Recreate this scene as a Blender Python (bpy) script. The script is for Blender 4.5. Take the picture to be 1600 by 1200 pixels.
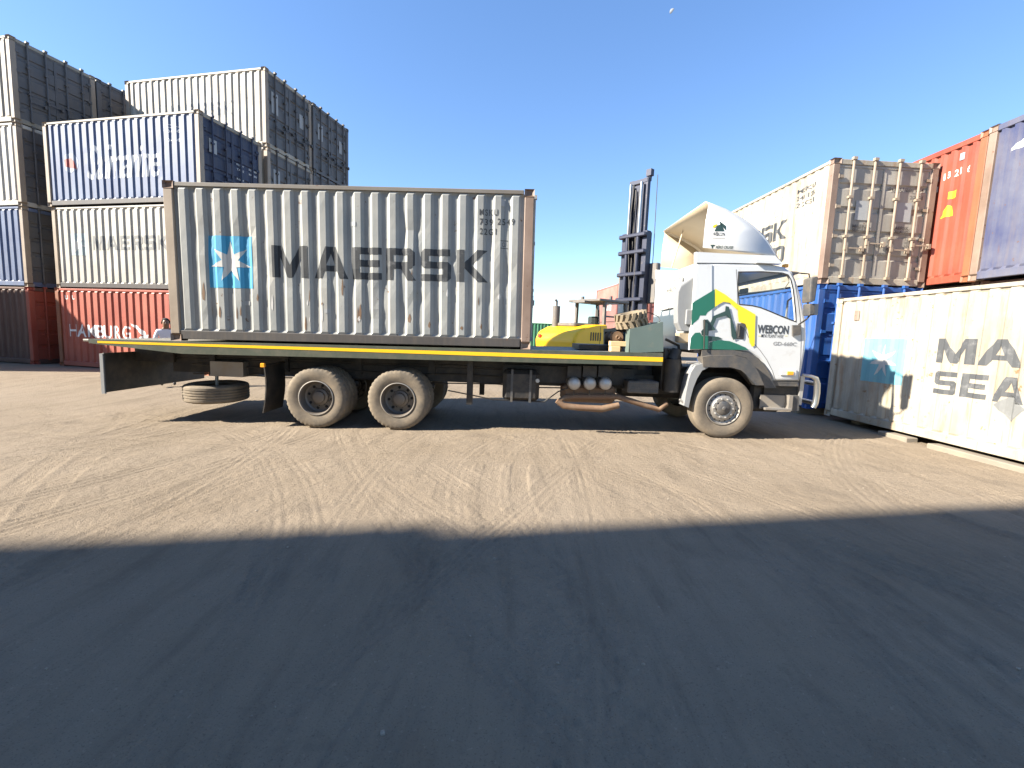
import bpy, bmesh, math, random
import numpy as np
from mathutils import Vector, Matrix
from mathutils.geometry import tessellate_polygon
for o in list(bpy.data.objects): bpy.data.objects.remove(o)
scene = bpy.context.scene
COL = scene.collection
rnd = random.Random(7)

# ---------------------------------------------------------------- camera
FPX, PITCH, ROLL, CH = 712.0, .1107, .0380, 1.66
cam = bpy.data.cameras.new('camera'); co = bpy.data.objects.new('camera', cam); COL.objects.link(co)
X0 = Vector((1, 0, 0)); U0 = Vector((0, math.sin(PITCH), math.cos(PITCH))); F0 = Vector((0, math.cos(PITCH), -math.sin(PITCH)))
Rv = X0*math.cos(ROLL) + U0*math.sin(ROLL); Uv = -X0*math.sin(ROLL) + U0*math.cos(ROLL)
m = Matrix((( Rv.x, Uv.x, -F0.x, 0), (Rv.y, Uv.y, -F0.y, 0), (Rv.z, Uv.z, -F0.z, CH), (0, 0, 0, 1)))
co.matrix_world = m
cam.sensor_width = 36; cam.lens = FPX/1600*36; cam.clip_start = .05; cam.clip_end = 3000
scene.camera = co
# ---------------------------------------------------------------- sun, sky, exposure
SUN = Vector((2.38, .70, -1.58)).normalized()          # the way the light travels
EL = math.asin(-SUN.z); AZ = math.atan2(-SUN.x, -SUN.y)
w = bpy.data.worlds.new('World'); scene.world = w; w.use_nodes = True
nt = w.node_tree; bg = nt.nodes['Background']
sky = nt.nodes.new('ShaderNodeTexSky'); sky.sky_type = 'NISHITA'; sky.sun_disc = False
sky.sun_elevation = EL; sky.sun_rotation = AZ; sky.altitude = 1200; sky.air_density = 1.0; sky.dust_density = .4; sky.ozone_density = 2.0
gm = nt.nodes.new('ShaderNodeGamma'); gm.inputs[1].default_value = .8           # clear dry-season sky: even gradient, strong blue
hs = nt.nodes.new('ShaderNodeHueSaturation'); hs.inputs['Saturation'].default_value = 1.27; hs.inputs['Value'].default_value = .88; hs.inputs['Hue'].default_value = .507
nt.links.new(sky.outputs[0], gm.inputs[0]); nt.links.new(gm.outputs[0], hs.inputs['Color']); nt.links.new(hs.outputs[0], bg.inputs[0]); bg.inputs[1].default_value = .125
sl = bpy.data.lights.new('sun', 'SUN'); so = bpy.data.objects.new('sun', sl); COL.objects.link(so)
sl.energy = 5.0; sl.angle = math.radians(1.0); sl.color = (1, .92, .80)
so.rotation_euler = SUN.to_track_quat('-Z', 'Y').to_euler(); so.location = (-20, -8, 20)
scene.view_settings.view_transform = 'Standard'; scene.view_settings.look = 'None'
scene.view_settings.exposure = 1.88; scene.view_settings.gamma = 1
try: scene.view_settings.use_curve_mapping = False
except Exception: pass
scene.render.resolution_x = 1024; scene.render.resolution_y = 768

# ---------------------------------------------------------------- pixel helpers (a pixel gives a direction; the plane it lies on gives the distance)
def pray(u, v):
    a, b = u-800, v-600
    x = a*math.cos(ROLL)+b*math.sin(ROLL); y = -a*math.sin(ROLL)+b*math.cos(ROLL)
    x /= FPX; y /= -FPX
    return Vector((x, math.cos(PITCH)+y*math.sin(PITCH), -math.sin(PITCH)+y*math.cos(PITCH)))
def aty(u, v, Y):
    d = pray(u, v); return Vector((0, 0, CH)) + d*(Y/d.y)
def atz(u, v, Z):
    d = pray(u, v); return Vector((0, 0, CH)) + d*((Z-CH)/d.z)

# ---------------------------------------------------------------- materials
def mat(name):
    M = bpy.data.materials.new(name); M.use_nodes = True
    return M, M.node_tree, M.node_tree.nodes['Principled BSDF']
def N(t, typ, **kw):
    n = t.nodes.new(typ)
    for k, v in kw.items(): setattr(n, k, v)
    return n
def coords(t, scale=(1, 1, 1), rand=True):
    tc = N(t, 'ShaderNodeTexCoord'); mp = N(t, 'ShaderNodeMapping'); mp.inputs['Scale'].default_value = scale
    if rand:
        oi = N(t, 'ShaderNodeObjectInfo'); vm = N(t, 'ShaderNodeVectorMath', operation='MULTIPLY_ADD')
        vm.inputs[1].default_value = (37, 53, 71)
        t.links.new(oi.outputs['Random'], vm.inputs[0]); t.links.new(tc.outputs['Object'], vm.inputs[2])
        t.links.new(vm.outputs[0], mp.inputs['Vector'])
    else: t.links.new(tc.outputs['Object'], mp.inputs['Vector'])
    return mp.outputs[0]
def noise(t, vec, scale, detail=4, rough=.6):
    n = N(t, 'ShaderNodeTexNoise'); n.inputs['Scale'].default_value = scale; n.inputs['Detail'].default_value = detail; n.inputs['Roughness'].default_value = rough
    t.links.new(vec, n.inputs['Vector']); return n.outputs[0]
def ramp(t, fac, a, b, ca=(0, 0, 0, 1), cb=(1, 1, 1, 1)):
    r = N(t, 'ShaderNodeValToRGB'); e = r.color_ramp.elements
    e[0].position = a; e[1].position = b; e[0].color = ca; e[1].color = cb
    t.links.new(fac, r.inputs[0]); return r.outputs[0]
def mix(t, fac, a, b):
    n = N(t, 'ShaderNodeMix', data_type='RGBA')
    for i, v in ((0, fac), (6, a), (7, b)):
        if hasattr(v, 'links'): t.links.new(v, n.inputs[i])
        else: n.inputs[i].default_value = v if i == 0 else (*v[:3], 1)
    return n.outputs[2]
def bump(t, h, p, strength=.3, dist=.01):
    b = N(t, 'ShaderNodeBump'); b.inputs['Strength'].default_value = strength; b.inputs['Distance'].default_value = dist
    t.links.new(h, b.inputs['Height']); t.links.new(b.outputs[0], p.inputs['Normal'])
RUST = (.17, .075, .03); ALB = .52
def paint(name, col, rust=.5, rough=.55, vary=.18, rustcol=RUST, fade=None, metal=0, spots=True, spot=None):
    """weathered sheet-metal paint: faded patches, rust streaks running down, rust spots"""
    M, t, p = mat(name); col = [x*ALB for x in col]; fade = [x*ALB for x in fade] if fade else None; rustcol = [x*.75 for x in rustcol]
    v = coords(t); vs = coords(t, (7, 7, .7))
    c = mix(t, ramp(t, noise(t, v, 1.1, 5), .35, .7), [x*(1-vary) for x in col], fade or [min(.9, x*(1+vary)) for x in col])
    grime = ramp(t, noise(t, vs, 1.6, 5, .7), .45, .8)
    c = mix(t, mulv(t, grime, .32), c, (.16, .12, .08))
    if rust > 0:
        a = ramp(t, noise(t, vs, 1.0, 6, .72), .80-.22*rust, .90-.16*rust)
        c = mix(t, mulv(t, a, .85), c, rustcol)
        if spots:
            b = ramp(t, noise(t, v, 7, 5, .7), .76-.14*(spot or rust), .80-.13*(spot or rust))
            c = mix(t, b, c, [x*.8 for x in rustcol])
    t.links.new(c, p.inputs['Base Color']); p.inputs['Roughness'].default_value = rough; p.inputs['Metallic'].default_value = metal
    bump(t, noise(t, v, 22, 4), p, .12, .006)
    return M
def mulv(t, fac, k):
    n = N(t, 'ShaderNodeMath', operation='MULTIPLY'); t.links.new(fac, n.inputs[0]); n.inputs[1].default_value = k; return n.outputs[0]
def plain(name, col, rough=.5, metal=0, vary=.12, dirt=0, dirtcol=(.30, .23, .15), bmp=.1, bscale=30, coat=0):
    M, t, p = mat(name)
    v = coords(t)
    c = mix(t, noise(t, v, 3, 5), [x*(1-vary) for x in col], [min(.95, x*(1+vary)) for x in col])
    if dirt > 0:
        c = mix(t, mulv(t, ramp(t, noise(t, v, 4.5, 6, .7), .62-.4*dirt, .8), min(1, .35+dirt*.6)), c, dirtcol)
    t.links.new(c, p.inputs['Base Color']); p.inputs['Roughness'].default_value = rough; p.inputs['Metallic'].default_value = metal
    if coat: p.inputs['Coat Weight'].default_value = coat
    if bmp: bump(t, noise(t, v, bscale, 3), p, bmp, .004)
    return M
def glass(name, col=(.55, .62, .62), rough=.03):
    M, t, p = mat(name)
    for l in list(t.links): t.links.remove(l)
    out = t.nodes['Material Output']
    tr = N(t, 'ShaderNodeBsdfTransparent'); tr.inputs[0].default_value = (*col, 1)
    gl = N(t, 'ShaderNodeBsdfGlossy'); gl.inputs['Roughness'].default_value = rough
    ms = N(t, 'ShaderNodeMixShader'); ms.inputs[0].default_value = .06; t.links.new(tr.outputs[0], ms.inputs[1]); t.links.new(gl.outputs[0], ms.inputs[2])
    t.links.new(ms.outputs[0], out.inputs[0]); return M

# ---------------------------------------------------------------- mesh helpers
class MB:
    def __init__(s): s.v = []; s.f = []; s.mi = []
    def add(s, vs, fs, mi=0):
        b = len(s.v); s.v += [tuple(x) for x in vs]; s.f += [tuple(b+i for i in f) for f in fs]; s.mi += [mi]*len(fs); return s
    def box(s, x0, x1, y0, y1, z0, z1, mi=0):
        return s.add([(x0,y0,z0),(x1,y0,z0),(x1,y1,z0),(x0,y1,z0),(x0,y0,z1),(x1,y0,z1),(x1,y1,z1),(x0,y1,z1)],
            [(0,3,2,1),(4,5,6,7),(0,1,5,4),(1,2,6,5),(2,3,7,6),(3,0,4,7)], mi)
    def cbox(s, x0, x1, y0, y1, z0, z1, c=.01, mi=0):
        """box with chamfered edges"""
        vs = []; xs, ys, zs = (x0, x1), (y0, y1), (z0, z1)
        idx = {}
        for i in (0, 1):
            for j in (0, 1):
                for k in (0, 1):
                    sx, sy, sz = (1-2*i)*c, (1-2*j)*c, (1-2*k)*c
                    for ax in range(3):
                        p = [xs[i]+sx, ys[j]+sy, zs[k]+sz]; p[ax] = (xs[i], ys[j], zs[k])[ax]
                        idx[i, j, k, ax] = len(vs); vs.append(tuple(p))
        fs = []
        for ax in range(3):
            for s_ in (0, 1):
                q = []
                for a, b in ((0, 0), (1, 0), (1, 1), (0, 1)):
                    t = [a, b]; t.insert(ax, s_); q.append(idx[(*t, ax)])
                fs.append(q)
        for ax in range(3):
            o = [a for a in range(3) if a != ax]
            for a in (0, 1):
                for b in (0, 1):
                    t0 = [a, b]; t0.insert(ax, 0); t1 = [a, b]; t1.insert(ax, 1)
                    fs.append([idx[(*t0, o[0])], idx[(*t1, o[0])], idx[(*t1, o[1])], idx[(*t0, o[1])]])
        for i in (0, 1):
            for j in (0, 1):
                for k in (0, 1): fs.append([idx[i, j, k, 0], idx[i, j, k, 1], idx[i, j, k, 2]])
        return s.add(vs, fs, mi)
    def tube(s, pts, r, n=10, caps=True, mi=0):
        pts = [Vector(p) for p in pts]; rs = r if isinstance(r, (list, tuple)) else [r]*len(pts)
        vs = []; fs = []
        up = None
        for i, p in enumerate(pts):
            d = (pts[min(i+1, len(pts)-1)]-pts[max(i-1, 0)]).normalized()
            if up is None: up = d.orthogonal().normalized()
            up = (up - d*up.dot(d)).normalized(); sd = d.cross(up)
            for k in range(n):
                a = 2*math.pi*k/n; vs.append(p+(up*math.cos(a)+sd*math.sin(a))*rs[i])
        for i in range(len(pts)-1):
            for k in range(n):
                k2 = (k+1) % n; fs.append((i*n+k, i*n+k2, (i+1)*n+k2, (i+1)*n+k))
        if caps: fs.append(tuple(range(n))[::-1]); fs.append(tuple((len(pts)-1)*n+k for k in range(n)))
        return s.add(vs, fs, mi)
    def prism(s, poly, a, b, mi=0, caps=True):
        """poly: list of 3-D points at the near face, shifted along +y from a to b"""
        n = len(poly); vs = [(p[0], p[1]+a, p[2]) for p in poly]+[(p[0], p[1]+b, p[2]) for p in poly]
        fs = [(i, (i+1) % n, n+(i+1) % n, n+i) for i in range(n)]
        if caps:
            tr = tessellate_polygon([[Vector((p[0], p[2], 0)) for p in poly]])
            for q in tr: fs.append(tuple(q)); fs.append(tuple(n+i for i in q[::-1]))
        return s.add(vs, fs, mi)
    def lathe(s, prof, n=48, axis_origin=(0, 0, 0), mi=0, mod=None, closed=False):
        """prof: (radius, y) pairs, turned round the y axis"""
        ox, oy, oz = axis_origin; vs = []; fs = []; L = len(prof)
        for k in range(n):
            a = 2*math.pi*k/n
            for j, (r, y) in enumerate(prof):
                rr = r + (mod(k, j) if mod else 0)
                vs.append((ox+rr*math.sin(a), oy+y, oz+rr*math.cos(a)))
        for k in range(n):
            k2 = (k+1) % n
            for j in range(L-1 + (1 if closed else 0)):
                j2 = (j+1) % L
                fs.append((k*L+j, k*L+j2, k2*L+j2, k2*L+j))
        return s.add(vs, fs, mi)
    def mesh(s, name, M=None):
        me = bpy.data.meshes.new(name)
        vs = s.v if M is None else [tuple(M @ Vector(v)) for v in s.v]
        me.from_pydata(vs, [], s.f); me.polygons.foreach_set('material_index', s.mi)
        bm = bmesh.new(); bm.from_mesh(me); bmesh.ops.recalc_face_normals(bm, faces=bm.faces); bm.to_mesh(me); bm.free()
        me.update(); return me
def smooth(me, ang=40):
    me.polygons.foreach_set('use_smooth', [True]*len(me.polygons)); me.set_sharp_from_angle(angle=math.radians(ang)); return me
def obj(name, me, mats, parent=None, loc=None, rot=None):
    o = bpy.data.objects.new(name, me); COL.objects.link(o)
    ml = mats if isinstance(mats, (list, tuple)) else [mats]
    while len(me.materials) < len(ml): me.materials.append(ml[len(me.materials)])
    for i, M in enumerate(ml):
        if me.materials[i] != M: o.material_slots[i].link = 'OBJECT'; o.material_slots[i].material = M
    if parent: o.parent = parent
    if loc: o.location = loc
    if rot: o.rotation_euler = rot
    return o
def thing(name, label, cat, loc=(0, 0, 0), rot=(0, 0, 0), group=None):
    o = bpy.data.objects.new(name, None); COL.objects.link(o); o.empty_display_size = .3
    o.location = loc; o.rotation_euler = rot; tag(o, label, cat, group); return o
def tag(o, label, cat, group=None):
    o['label'] = label; o['category'] = cat
    if group: o['group'] = group
    return o

# ---------------------------------------------------------------- lettering as flat polygons
def tess(outer, holes=()):
    loops = [[Vector((x, y, 0)) for x, y in outer]] + [[Vector((x, y, 0)) for x, y in h] for h in holes]
    vs = [p for l in loops for p in l]
    return [(v.x, v.y) for v in vs], [tuple(t) for t in tessellate_polygon(loops)]
GL = {
 'M': (1.16, [(0,0),(0,1),(.28,1),(.58,.38),(.88,1),(1.16,1),(1.16,0),(.92,0),(.92,.64),(.67,.0),(.49,.0),(.24,.64),(.24,0)], []),
 'A': (1.12, [(0,0),(.40,1),(.72,1),(1.12,0),(.86,0),(.77,.23),(.35,.23),(.26,0)], [[(.42,.41),(.70,.41),(.56,.79)]]),
 'E': (.95, [(0,0),(0,1),(.95,1),(.95,.79),(.24,.79),(.24,.61),(.9,.61),(.9,.40),(.24,.40),(.24,.21),(.95,.21),(.95,0)], []),
 'R': (.98, [(0,0),(0,1),(.80,1),(.95,.88),(.95,.48),(.82,.38),(.74,.36),(.98,0),(.70,0),(.48,.36),(.24,.36),(.24,0)], [[(.24,.58),(.71,.58),(.71,.79),(.24,.79)]]),
 'S': (.98, [(.0,0),(.88,0),(.98,.10),(.98,.52),(.88,.61),(.25,.61),(.25,.79),(.95,.79),(.95,1),(.10,1),(0,.90),(0,.50),(.10,.40),(.73,.40),(.73,.21),(0,.21)], []),
 'K': (1.02, [(0,0),(0,1),(.25,1),(.25,.60),(.66,1),(1.0,1),(.50,.53),(1.02,0),(.70,0),(.25,.44),(.25,0)], []),
 'L': (.9, [(0,0),(0,1),(.25,1),(.25,.21),(.9,.21),(.9,0)], []),
 'N': (1.05, [(0,0),(0,1),(.28,1),(.80,.36),(.80,1),(1.05,1),(1.05,0),(.78,0),(.25,.66),(.25,0)], []),
 'D': (1.0, [(0,0),(0,1),(.82,1),(1,.84),(1,.16),(.82,0)], [[(.25,.21),(.75,.21),(.75,.79),(.25,.79)]])}
def block_word(word, x0, x1, z0, z1, gap=.16):
    wid = sum(GL[c][0] for c in word)+gap*(len(word)-1); k = (x1-x0)/wid; x = 0
    V = []; F = []
    for c in word:
        w_, o_, h_ = GL[c]; vs, fs = tess(o_, h_); b = len(V)
        V += [(x0+(x+a)*k, z0+q*(z1-z0)) for a, q in vs]; F += [tuple(b+i for i in f) for f in fs]; x += w_+gap
    return V, F
_tx = {}
def text2d(s, x0, x1, z0, z1, bold=0, shear=0, space=1):
    key = (s, bold, shear, space)
    if key not in _tx:
        c = bpy.data.curves.new('t', 'FONT'); c.body = s; c.offset = bold; c.shear = shear; c.space_character = space; c.resolution_u = 3
        o = bpy.data.objects.new('t', c); COL.objects.link(o)
        me = bpy.data.meshes.new_from_object(o)
        V = [(v.co.x, v.co.y) for v in me.vertices]; F = [tuple(p.vertices) for p in me.polygons]
        bpy.data.objects.remove(o); bpy.data.curves.remove(c); bpy.data.meshes.remove(me); _tx[key] = (V, F)
    V, F = _tx[key]
    ax = min(v[0] for v in V); bx = max(v[0] for v in V); az = min(v[1] for v in V); bz = max(v[1] for v in V)
    return [(x0+(a-ax)/(bx-ax)*(x1-x0), z0+(b-az)/(bz-az)*(z1-z0)) for a, b in V], F
def poly2d(pts): return tess(pts)
def star2d(cx, cz, ro, ri, n=7):
    return tess([(cx+(ro if i % 2 == 0 else ri)*math.sin(math.pi*i/n), cz+(ro if i % 2 == 0 else ri)*math.cos(math.pi*i/n)) for i in range(2*n)])
def rect2d(x0, x1, z0, z1): return [(x0, z0), (x1, z0), (x1, z1), (x0, z1)], [(0, 1, 2, 3)]
def join2d(*ds):
    V = []; F = []
    for v, f in ds:
        b = len(V); V += v; F += [tuple(b+i for i in q) for q in f]
    return V, F
def disc2d(cx, cz, r, n=20): return [(cx+r*math.cos(2*math.pi*i/n), cz+r*math.sin(2*math.pi*i/n)) for i in range(n)], [tuple(range(n))]

# ================================================================ GROUND
def vnoise(x, y, seed=0):
    xi = np.floor(x).astype(np.int64); yi = np.floor(y).astype(np.int64); fx = x-xi; fy = y-yi
    fx = fx*fx*(3-2*fx); fy = fy*fy*(3-2*fy)
    def h(a, b):
        n = (a*374761393 + b*668265263 + seed*974634541) & 0x7fffffff
        n = ((n ^ (n >> 13))*1274126177) & 0x7fffffff
        return ((n ^ (n >> 16)) & 0xffff)/65535.
    return (h(xi, yi)*(1-fx)+h(xi+1, yi)*fx)*(1-fy)+(h(xi, yi+1)*(1-fx)+h(xi+1, yi+1)*fx)*fy
def fbm(x, y, seed, o=4):
    s = 0; a = .5
    for i in range(o): s = s+a*(vnoise(x*2**i, y*2**i, seed+i)-.5); a *= .55
    return s
def dip(x, y):                               # the yard sinks a little under the rear of the truck
    return -.0131*np.clip(3.62-x, 0, 9)*np.exp(-((y-8.9)/2.6)**4)
def axis(fine0, fine1, step, lo, hi):
    a = list(np.arange(fine0, fine1, step)); s = step; x = fine1
    while x < hi: a.append(x); s *= 1.14; x += s
    a.append(hi); s = step; x = fine0-step
    b = []
    while x > lo: b.append(x); s *= 1.14; x -= s
    b.append(lo); return np.array(b[::-1]+a)
gx = axis(-7.5, 7.5, .025, -900, 900); gy = axis(1.6, 8.3, .025, -120, 1500)
GX, GY = np.meshgrid(gx, gy)
near = np.exp(-(np.clip(np.abs(GX)-9, 0, None)/4)**2)*np.exp(-(np.clip(GY-9, 0, None)/3)**2)*np.exp(-(np.clip(-GY, 0, None)/3)**2)
GZ = near*(.030*fbm(GX*.7, GY*.7, 1) + .016*fbm(GX*5, GY*5, 5) + .011*fbm(GX*16, GY*16, 9, 2))
trk = random.Random(11)
def track(c0, c1, c2, width, ribs, depth, along='y', seed=0, lo=-99, hi=99):
    """one tyre's print: a shallow pan, ribbed lengthwise, with tread blocks across"""
    global GZ
    a, b = (GX, GY) if along == 'y' else (GY, GX)
    ctr = c0+c1*(b-5)+c2*(b-5)**2
    s = (a-ctr)/np.sqrt(1+(c1+2*c2*(b-5))**2)/(width/2)
    m_ = np.clip(1.15-np.abs(s), 0, .3)/.3
    m_ = m_*np.clip((b-lo)/.5, 0, 1)*np.clip((hi-b)/.5, 0, 1)
    lip = np.exp(-((np.abs(s)-1.12)/.14)**2)*np.clip((b-lo)/.5, 0, 1)*np.clip((hi-b)/.5, 0, 1)
    wear = np.clip(.62+1.5*fbm(GX*.9, GY*.9, 40+seed, 3), .25, 1)
    rib = np.where(np.abs(s) < 1, np.cos(s*math.pi*ribs), 0)
    blk = np.where(np.abs(s) < 1, np.cos(b*2*math.pi/.07+np.sign(s)*1.2)*(np.abs(s) > .5), 0)
    GZ = GZ*(1-.5*m_*near) + near*wear*(-depth*.5*m_ + depth*.55*rib*m_ + depth*.35*blk*m_ + depth*.45*lip)
for i in range(46):
    c0 = trk.uniform(-6.5, 6.5); c1 = trk.uniform(-.75, .55) - c0*.02; c2 = trk.uniform(-.10, .10)
    wd = trk.choice((.18, .22, .26, .30)); rb = trk.choice((3, 3, 4))
    track(c0, c1, c2, wd, rb, trk.uniform(.006, .016), 'y', i)
    if i % 2: track(c0+.33, c1, c2, wd, rb, trk.uniform(.006, .014), 'y', i)
for i in range(7):
    track(trk.uniform(5.6, 7.6), trk.uniform(-.06, .06), trk.uniform(-.004, .004), .28, 3, trk.uniform(.006, .014), 'x', 60+i, -12, 12)
GZ = GZ+dip(GX, GY)
nxg, nyg = len(gx), len(gy)
verts = np.stack([GX.ravel(), GY.ravel(), GZ.ravel()], 1)
ii = np.arange(nyg-1)[:, None]*nxg+np.arange(nxg-1)[None, :]
quads = np.stack([ii, ii+1, ii+1+nxg, ii+nxg], -1).reshape(-1, 4)
me = bpy.data.meshes.new('ground'); me.vertices.add(len(verts)); me.vertices.foreach_set('co', verts.ravel())
me.loops.add(quads.size); me.loops.foreach_set('vertex_index', quads.ravel().astype(np.int32))
me.polygons.add(len(quads)); me.polygons.foreach_set('loop_start', np.arange(len(quads), dtype=np.int32)*4)
me.polygons.foreach_set('use_smooth', [True]*len(quads)); me.update(calc_edges=True); me.validate()
M, t, p = mat('packed_dirt')
v = coords(t, rand=False); vy = coords(t, (2.2, .35, 1), rand=False)
c = mix(t, ramp(t, noise(t, v, .35, 6, .6), .35, .68), (.205, .164, .117), (.246, .201, .149))
c = mix(t, mulv(t, ramp(t, noise(t, vy, 1.5, 6, .65), .5, .75), .45), c, (.140, .110, .078))
c = mix(t, mulv(t, ramp(t, noise(t, v, 2.2, 6, .7), .58, .72), .4), c, (.122, .098, .072))
c = mix(t, mulv(t, ramp(t, noise(t, v, 46, 3, .6), .62, .72), .35), c, (.09, .072, .054))
c = mix(t, mulv(t, ramp(t, noise(t, v, 31, 2, .6), .66, .73), .4), c, (.33, .275, .205))
vd = coords(t, (1.6, .22, 1), rand=False)
c = mix(t, mulv(t, ramp(t, noise(t, vd, 2.6, 7, .75), .50, .66), .38), c, (.115, .093, .07))
c = mix(t, mulv(t, ramp(t, noise(t, v, .9, 3, .5), .62, .74), .45), c, (.105, .086, .068))
c = mix(t, mulv(t, ramp(t, noise(t, v, 120, 2, .5), .60, .70), .5), c, (.08, .065, .05))
t.links.new(c, p.inputs['Base Color']); p.inputs['Roughness'].default_value = .95; p.inputs['Specular IOR Level'].default_value = .15
ad = N(t, 'ShaderNodeMath', operation='ADD'); t.links.new(noise(t, v, 18, 8, .75), ad.inputs[0]); t.links.new(mulv(t, noise(t, v, 90, 3, .7), .4), ad.inputs[1])
bump(t, ad.outputs[0], p, .62, .035)
M_dirt = M
g = obj('ground', me, M_dirt); g['kind'] = 'structure'
def gz(x, y):
    ix = min(max(int(np.searchsorted(gx, x)), 0), nxg-1); iy = min(max(int(np.searchsorted(gy, y)), 0), nyg-1); return float(GZ[iy, ix])

# ================================================================ SHIPPING CONTAINERS
CL, CW = 6.058, 2.438
def corr(lo, hi, n, depth, fo=.33, fs=.17):
    """trapezoid corrugation: list of (coordinate, depth) break points; fo = outer flat, fs = slope, as shares of the pitch"""
    p = (hi-lo)/n; fi = 1-fo-2*fs; P = [(lo, depth)]
    for i in range(n):
        a = lo+i*p
        P += [(a+fi*p/2, depth), (a+(fi/2+fs)*p, 0), (a+(fi/2+fs+fo)*p, 0), (a+(fi/2+2*fs+fo)*p, depth)]
    P.append((hi, depth)); return P
class Wall:
    """corrugated sheet seen from outside: s runs left to right, z up, d inwards"""
    def __init__(s, s0, s1, z0, z1, n, depth, seed=0, dents=6, amp=.012, rows=14, fo=.33, fs=.17):
        P = corr(s0, s1, n, depth, fo, fs); s.S = np.array([q[0] for q in P])
        s.Z = np.concatenate([[z0, z0+.045], np.linspace(z0+.12, z1-.12, rows), [z1-.045, z1]])
        base = np.array([q[1] for q in P])
        D = np.repeat(base[None, :], len(s.Z), 0)
        D[0, :] = depth*.5; D[-1, :] = depth*.5
        r = random.Random(seed); SS, ZZ = np.meshgrid(s.S, s.Z)
        for k in range(dents):
            cs, cz, a, rs, rz = r.uniform(s0+.2, s1-.2), r.uniform(z0+.25, z1-.5), r.uniform(-.3, 1)*amp, r.uniform(.05, .16), r.uniform(.06, .28)
            D += a*np.exp(-((SS-cs)/rs)**2-((ZZ-cz)/rz)**2)*(np.minimum(ZZ-z0, z1-ZZ) > .06)
        if amp > .02: 
            jit = np.array([[r.uniform(-1, 1) for _ in s.S] for _ in s.Z])
            D += jit*.0009*(np.minimum(ZZ-z0, z1-ZZ) > .06); 
        s.D = D
    def mb(s):
        b = MB(); n = len(s.S); vs = [(s.S[j], s.D[i, j], s.Z[i]) for i in range(len(s.Z)) for j in range(n)]
        fs = [(i*n+j, i*n+j+1, (i+1)*n+j+1, (i+1)*n+j) for i in range(len(s.Z)-1) for j in range(n-1)]
        return b.add(vs, fs)
    def depth(s, a, z):
        j = int(np.clip(np.searchsorted(s.S, a)-1, 0, len(s.S)-2)); i = int(np.clip(np.searchsorted(s.Z, z)-1, 0, len(s.Z)-2))
        u = (a-s.S[j])/max(1e-6, s.S[j+1]-s.S[j]); q = (z-s.Z[i])/max(1e-6, s.Z[i+1]-s.Z[i])
        D = s.D; return (D[i, j]*(1-u)+D[i, j+1]*u)*(1-q)+(D[i+1, j]*(1-u)+D[i+1, j+1]*u)*q
    def decal(s, d2, off=.004):
        """flat print that follows the corrugation"""
        V, F = d2; bm = bmesh.new(); bv = [bm.verts.new((a, 0, z)) for a, z in V]
        for f in F:
            try: bm.faces.new([bv[i] for i in f])
            except ValueError: pass
        xs = [v[0] for v in V]; zs = [v[1] for v in V]
        for a in s.S:
            if min(xs) < a < max(xs): bmesh.ops.bisect_plane(bm, geom=bm.verts[:]+bm.edges[:]+bm.faces[:], dist=1e-5, plane_co=(a, 0, 0), plane_no=(1, 0, 0))
        for z in s.Z:
            if min(zs) < z < max(zs): bmesh.ops.bisect_plane(bm, geom=bm.verts[:]+bm.edges[:]+bm.faces[:], dist=1e-5, plane_co=(0, 0, z), plane_no=(0, 0, 1))
        for v_ in bm.verts: v_.co.y = s.depth(v_.co.x, v_.co.z)-off
        me = bpy.data.meshes.new('print'); bm.to_mesh(me); bm.free(); return me

_cm = {}
def cmesh(key, fn):
    if key not in _cm: _cm[key] = fn()
    return _cm[key]
POST = .155
def casting_mesh():
    bm = bmesh.new(); bmesh.ops.create_cube(bm, size=1)
    for v_ in bm.verts: v_.co = Vector((v_.co.x*.178+.089, v_.co.y*.162+.081, v_.co.z*.118+.059))
    for f in list(bm.faces):
        if abs(f.normal.z) > .5: continue
        r = bmesh.ops.inset_individual(bm, faces=[f], thickness=.034)
        for v_ in f.verts: v_.co -= f.normal*.035
    me = bpy.data.meshes.new('corner_casting'); bm.to_mesh(me); bm.free(); return me
def door_mesh(H, wd):
    """door leaf in the y-z plane facing +x, z from 0: flat fields between recessed horizontal bands"""
    b = MB(); h = H-.30; y0, y1 = 0, wd; prof = [(0, 0)]
    for c_ in (.19, .40, .61, .82):
        z = h*c_; prof += [(z-.075, 0), (z-.045, -.03), (z+.045, -.03), (z+.075, 0)]
    prof.append((h, 0)); e = .035
    vs = [(d, y, z) for z, d in prof for y in (y0+e, y1-e)]
    b.add(vs, [(2*i, 2*i+1, 2*i+3, 2*i+2) for i in range(len(prof)-1)])
    b.box(-.03, .012, y0, y0+e, 0, h); b.box(-.03, .012, y1-e, y1, 0, h)
    b.box(-.03, .0125, y0+e, y1-e, -.002, .045); b.box(-.03, .0125, y0+e, y1-e, h-.045, h+.002)
    return b.mesh('door')
def bar_mesh(H):
    b = MB(); h = H-.16; b.tube([(0, 0, -.06), (0, 0, h)], .026, 8)
    for z in (-.05, h-.06): b.box(-.03, .045, -.045, .045, z, z+.06)
    for z in (h*.33, h*.66): b.box(-.045, .03, -.05, .05, z, z+.05)
    return smooth(b.mesh('locking_bar'))
def handle_mesh():
    b = MB(); b.box(.0, .022, 0, .40, 0, .03); b.box(-.05, .026, .36, .42, -.05, .06); b.box(-.03, .03, -.03, .03, -.03, .06); return b.mesh('door_handle')
def hinge_mesh():
    b = MB(); b.tube([(0, 0, -.045), (0, 0, .045)], .017, 8); b.box(-.012, .008, -.11, 0, -.03, .03); return b.mesh('hinge')
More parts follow.
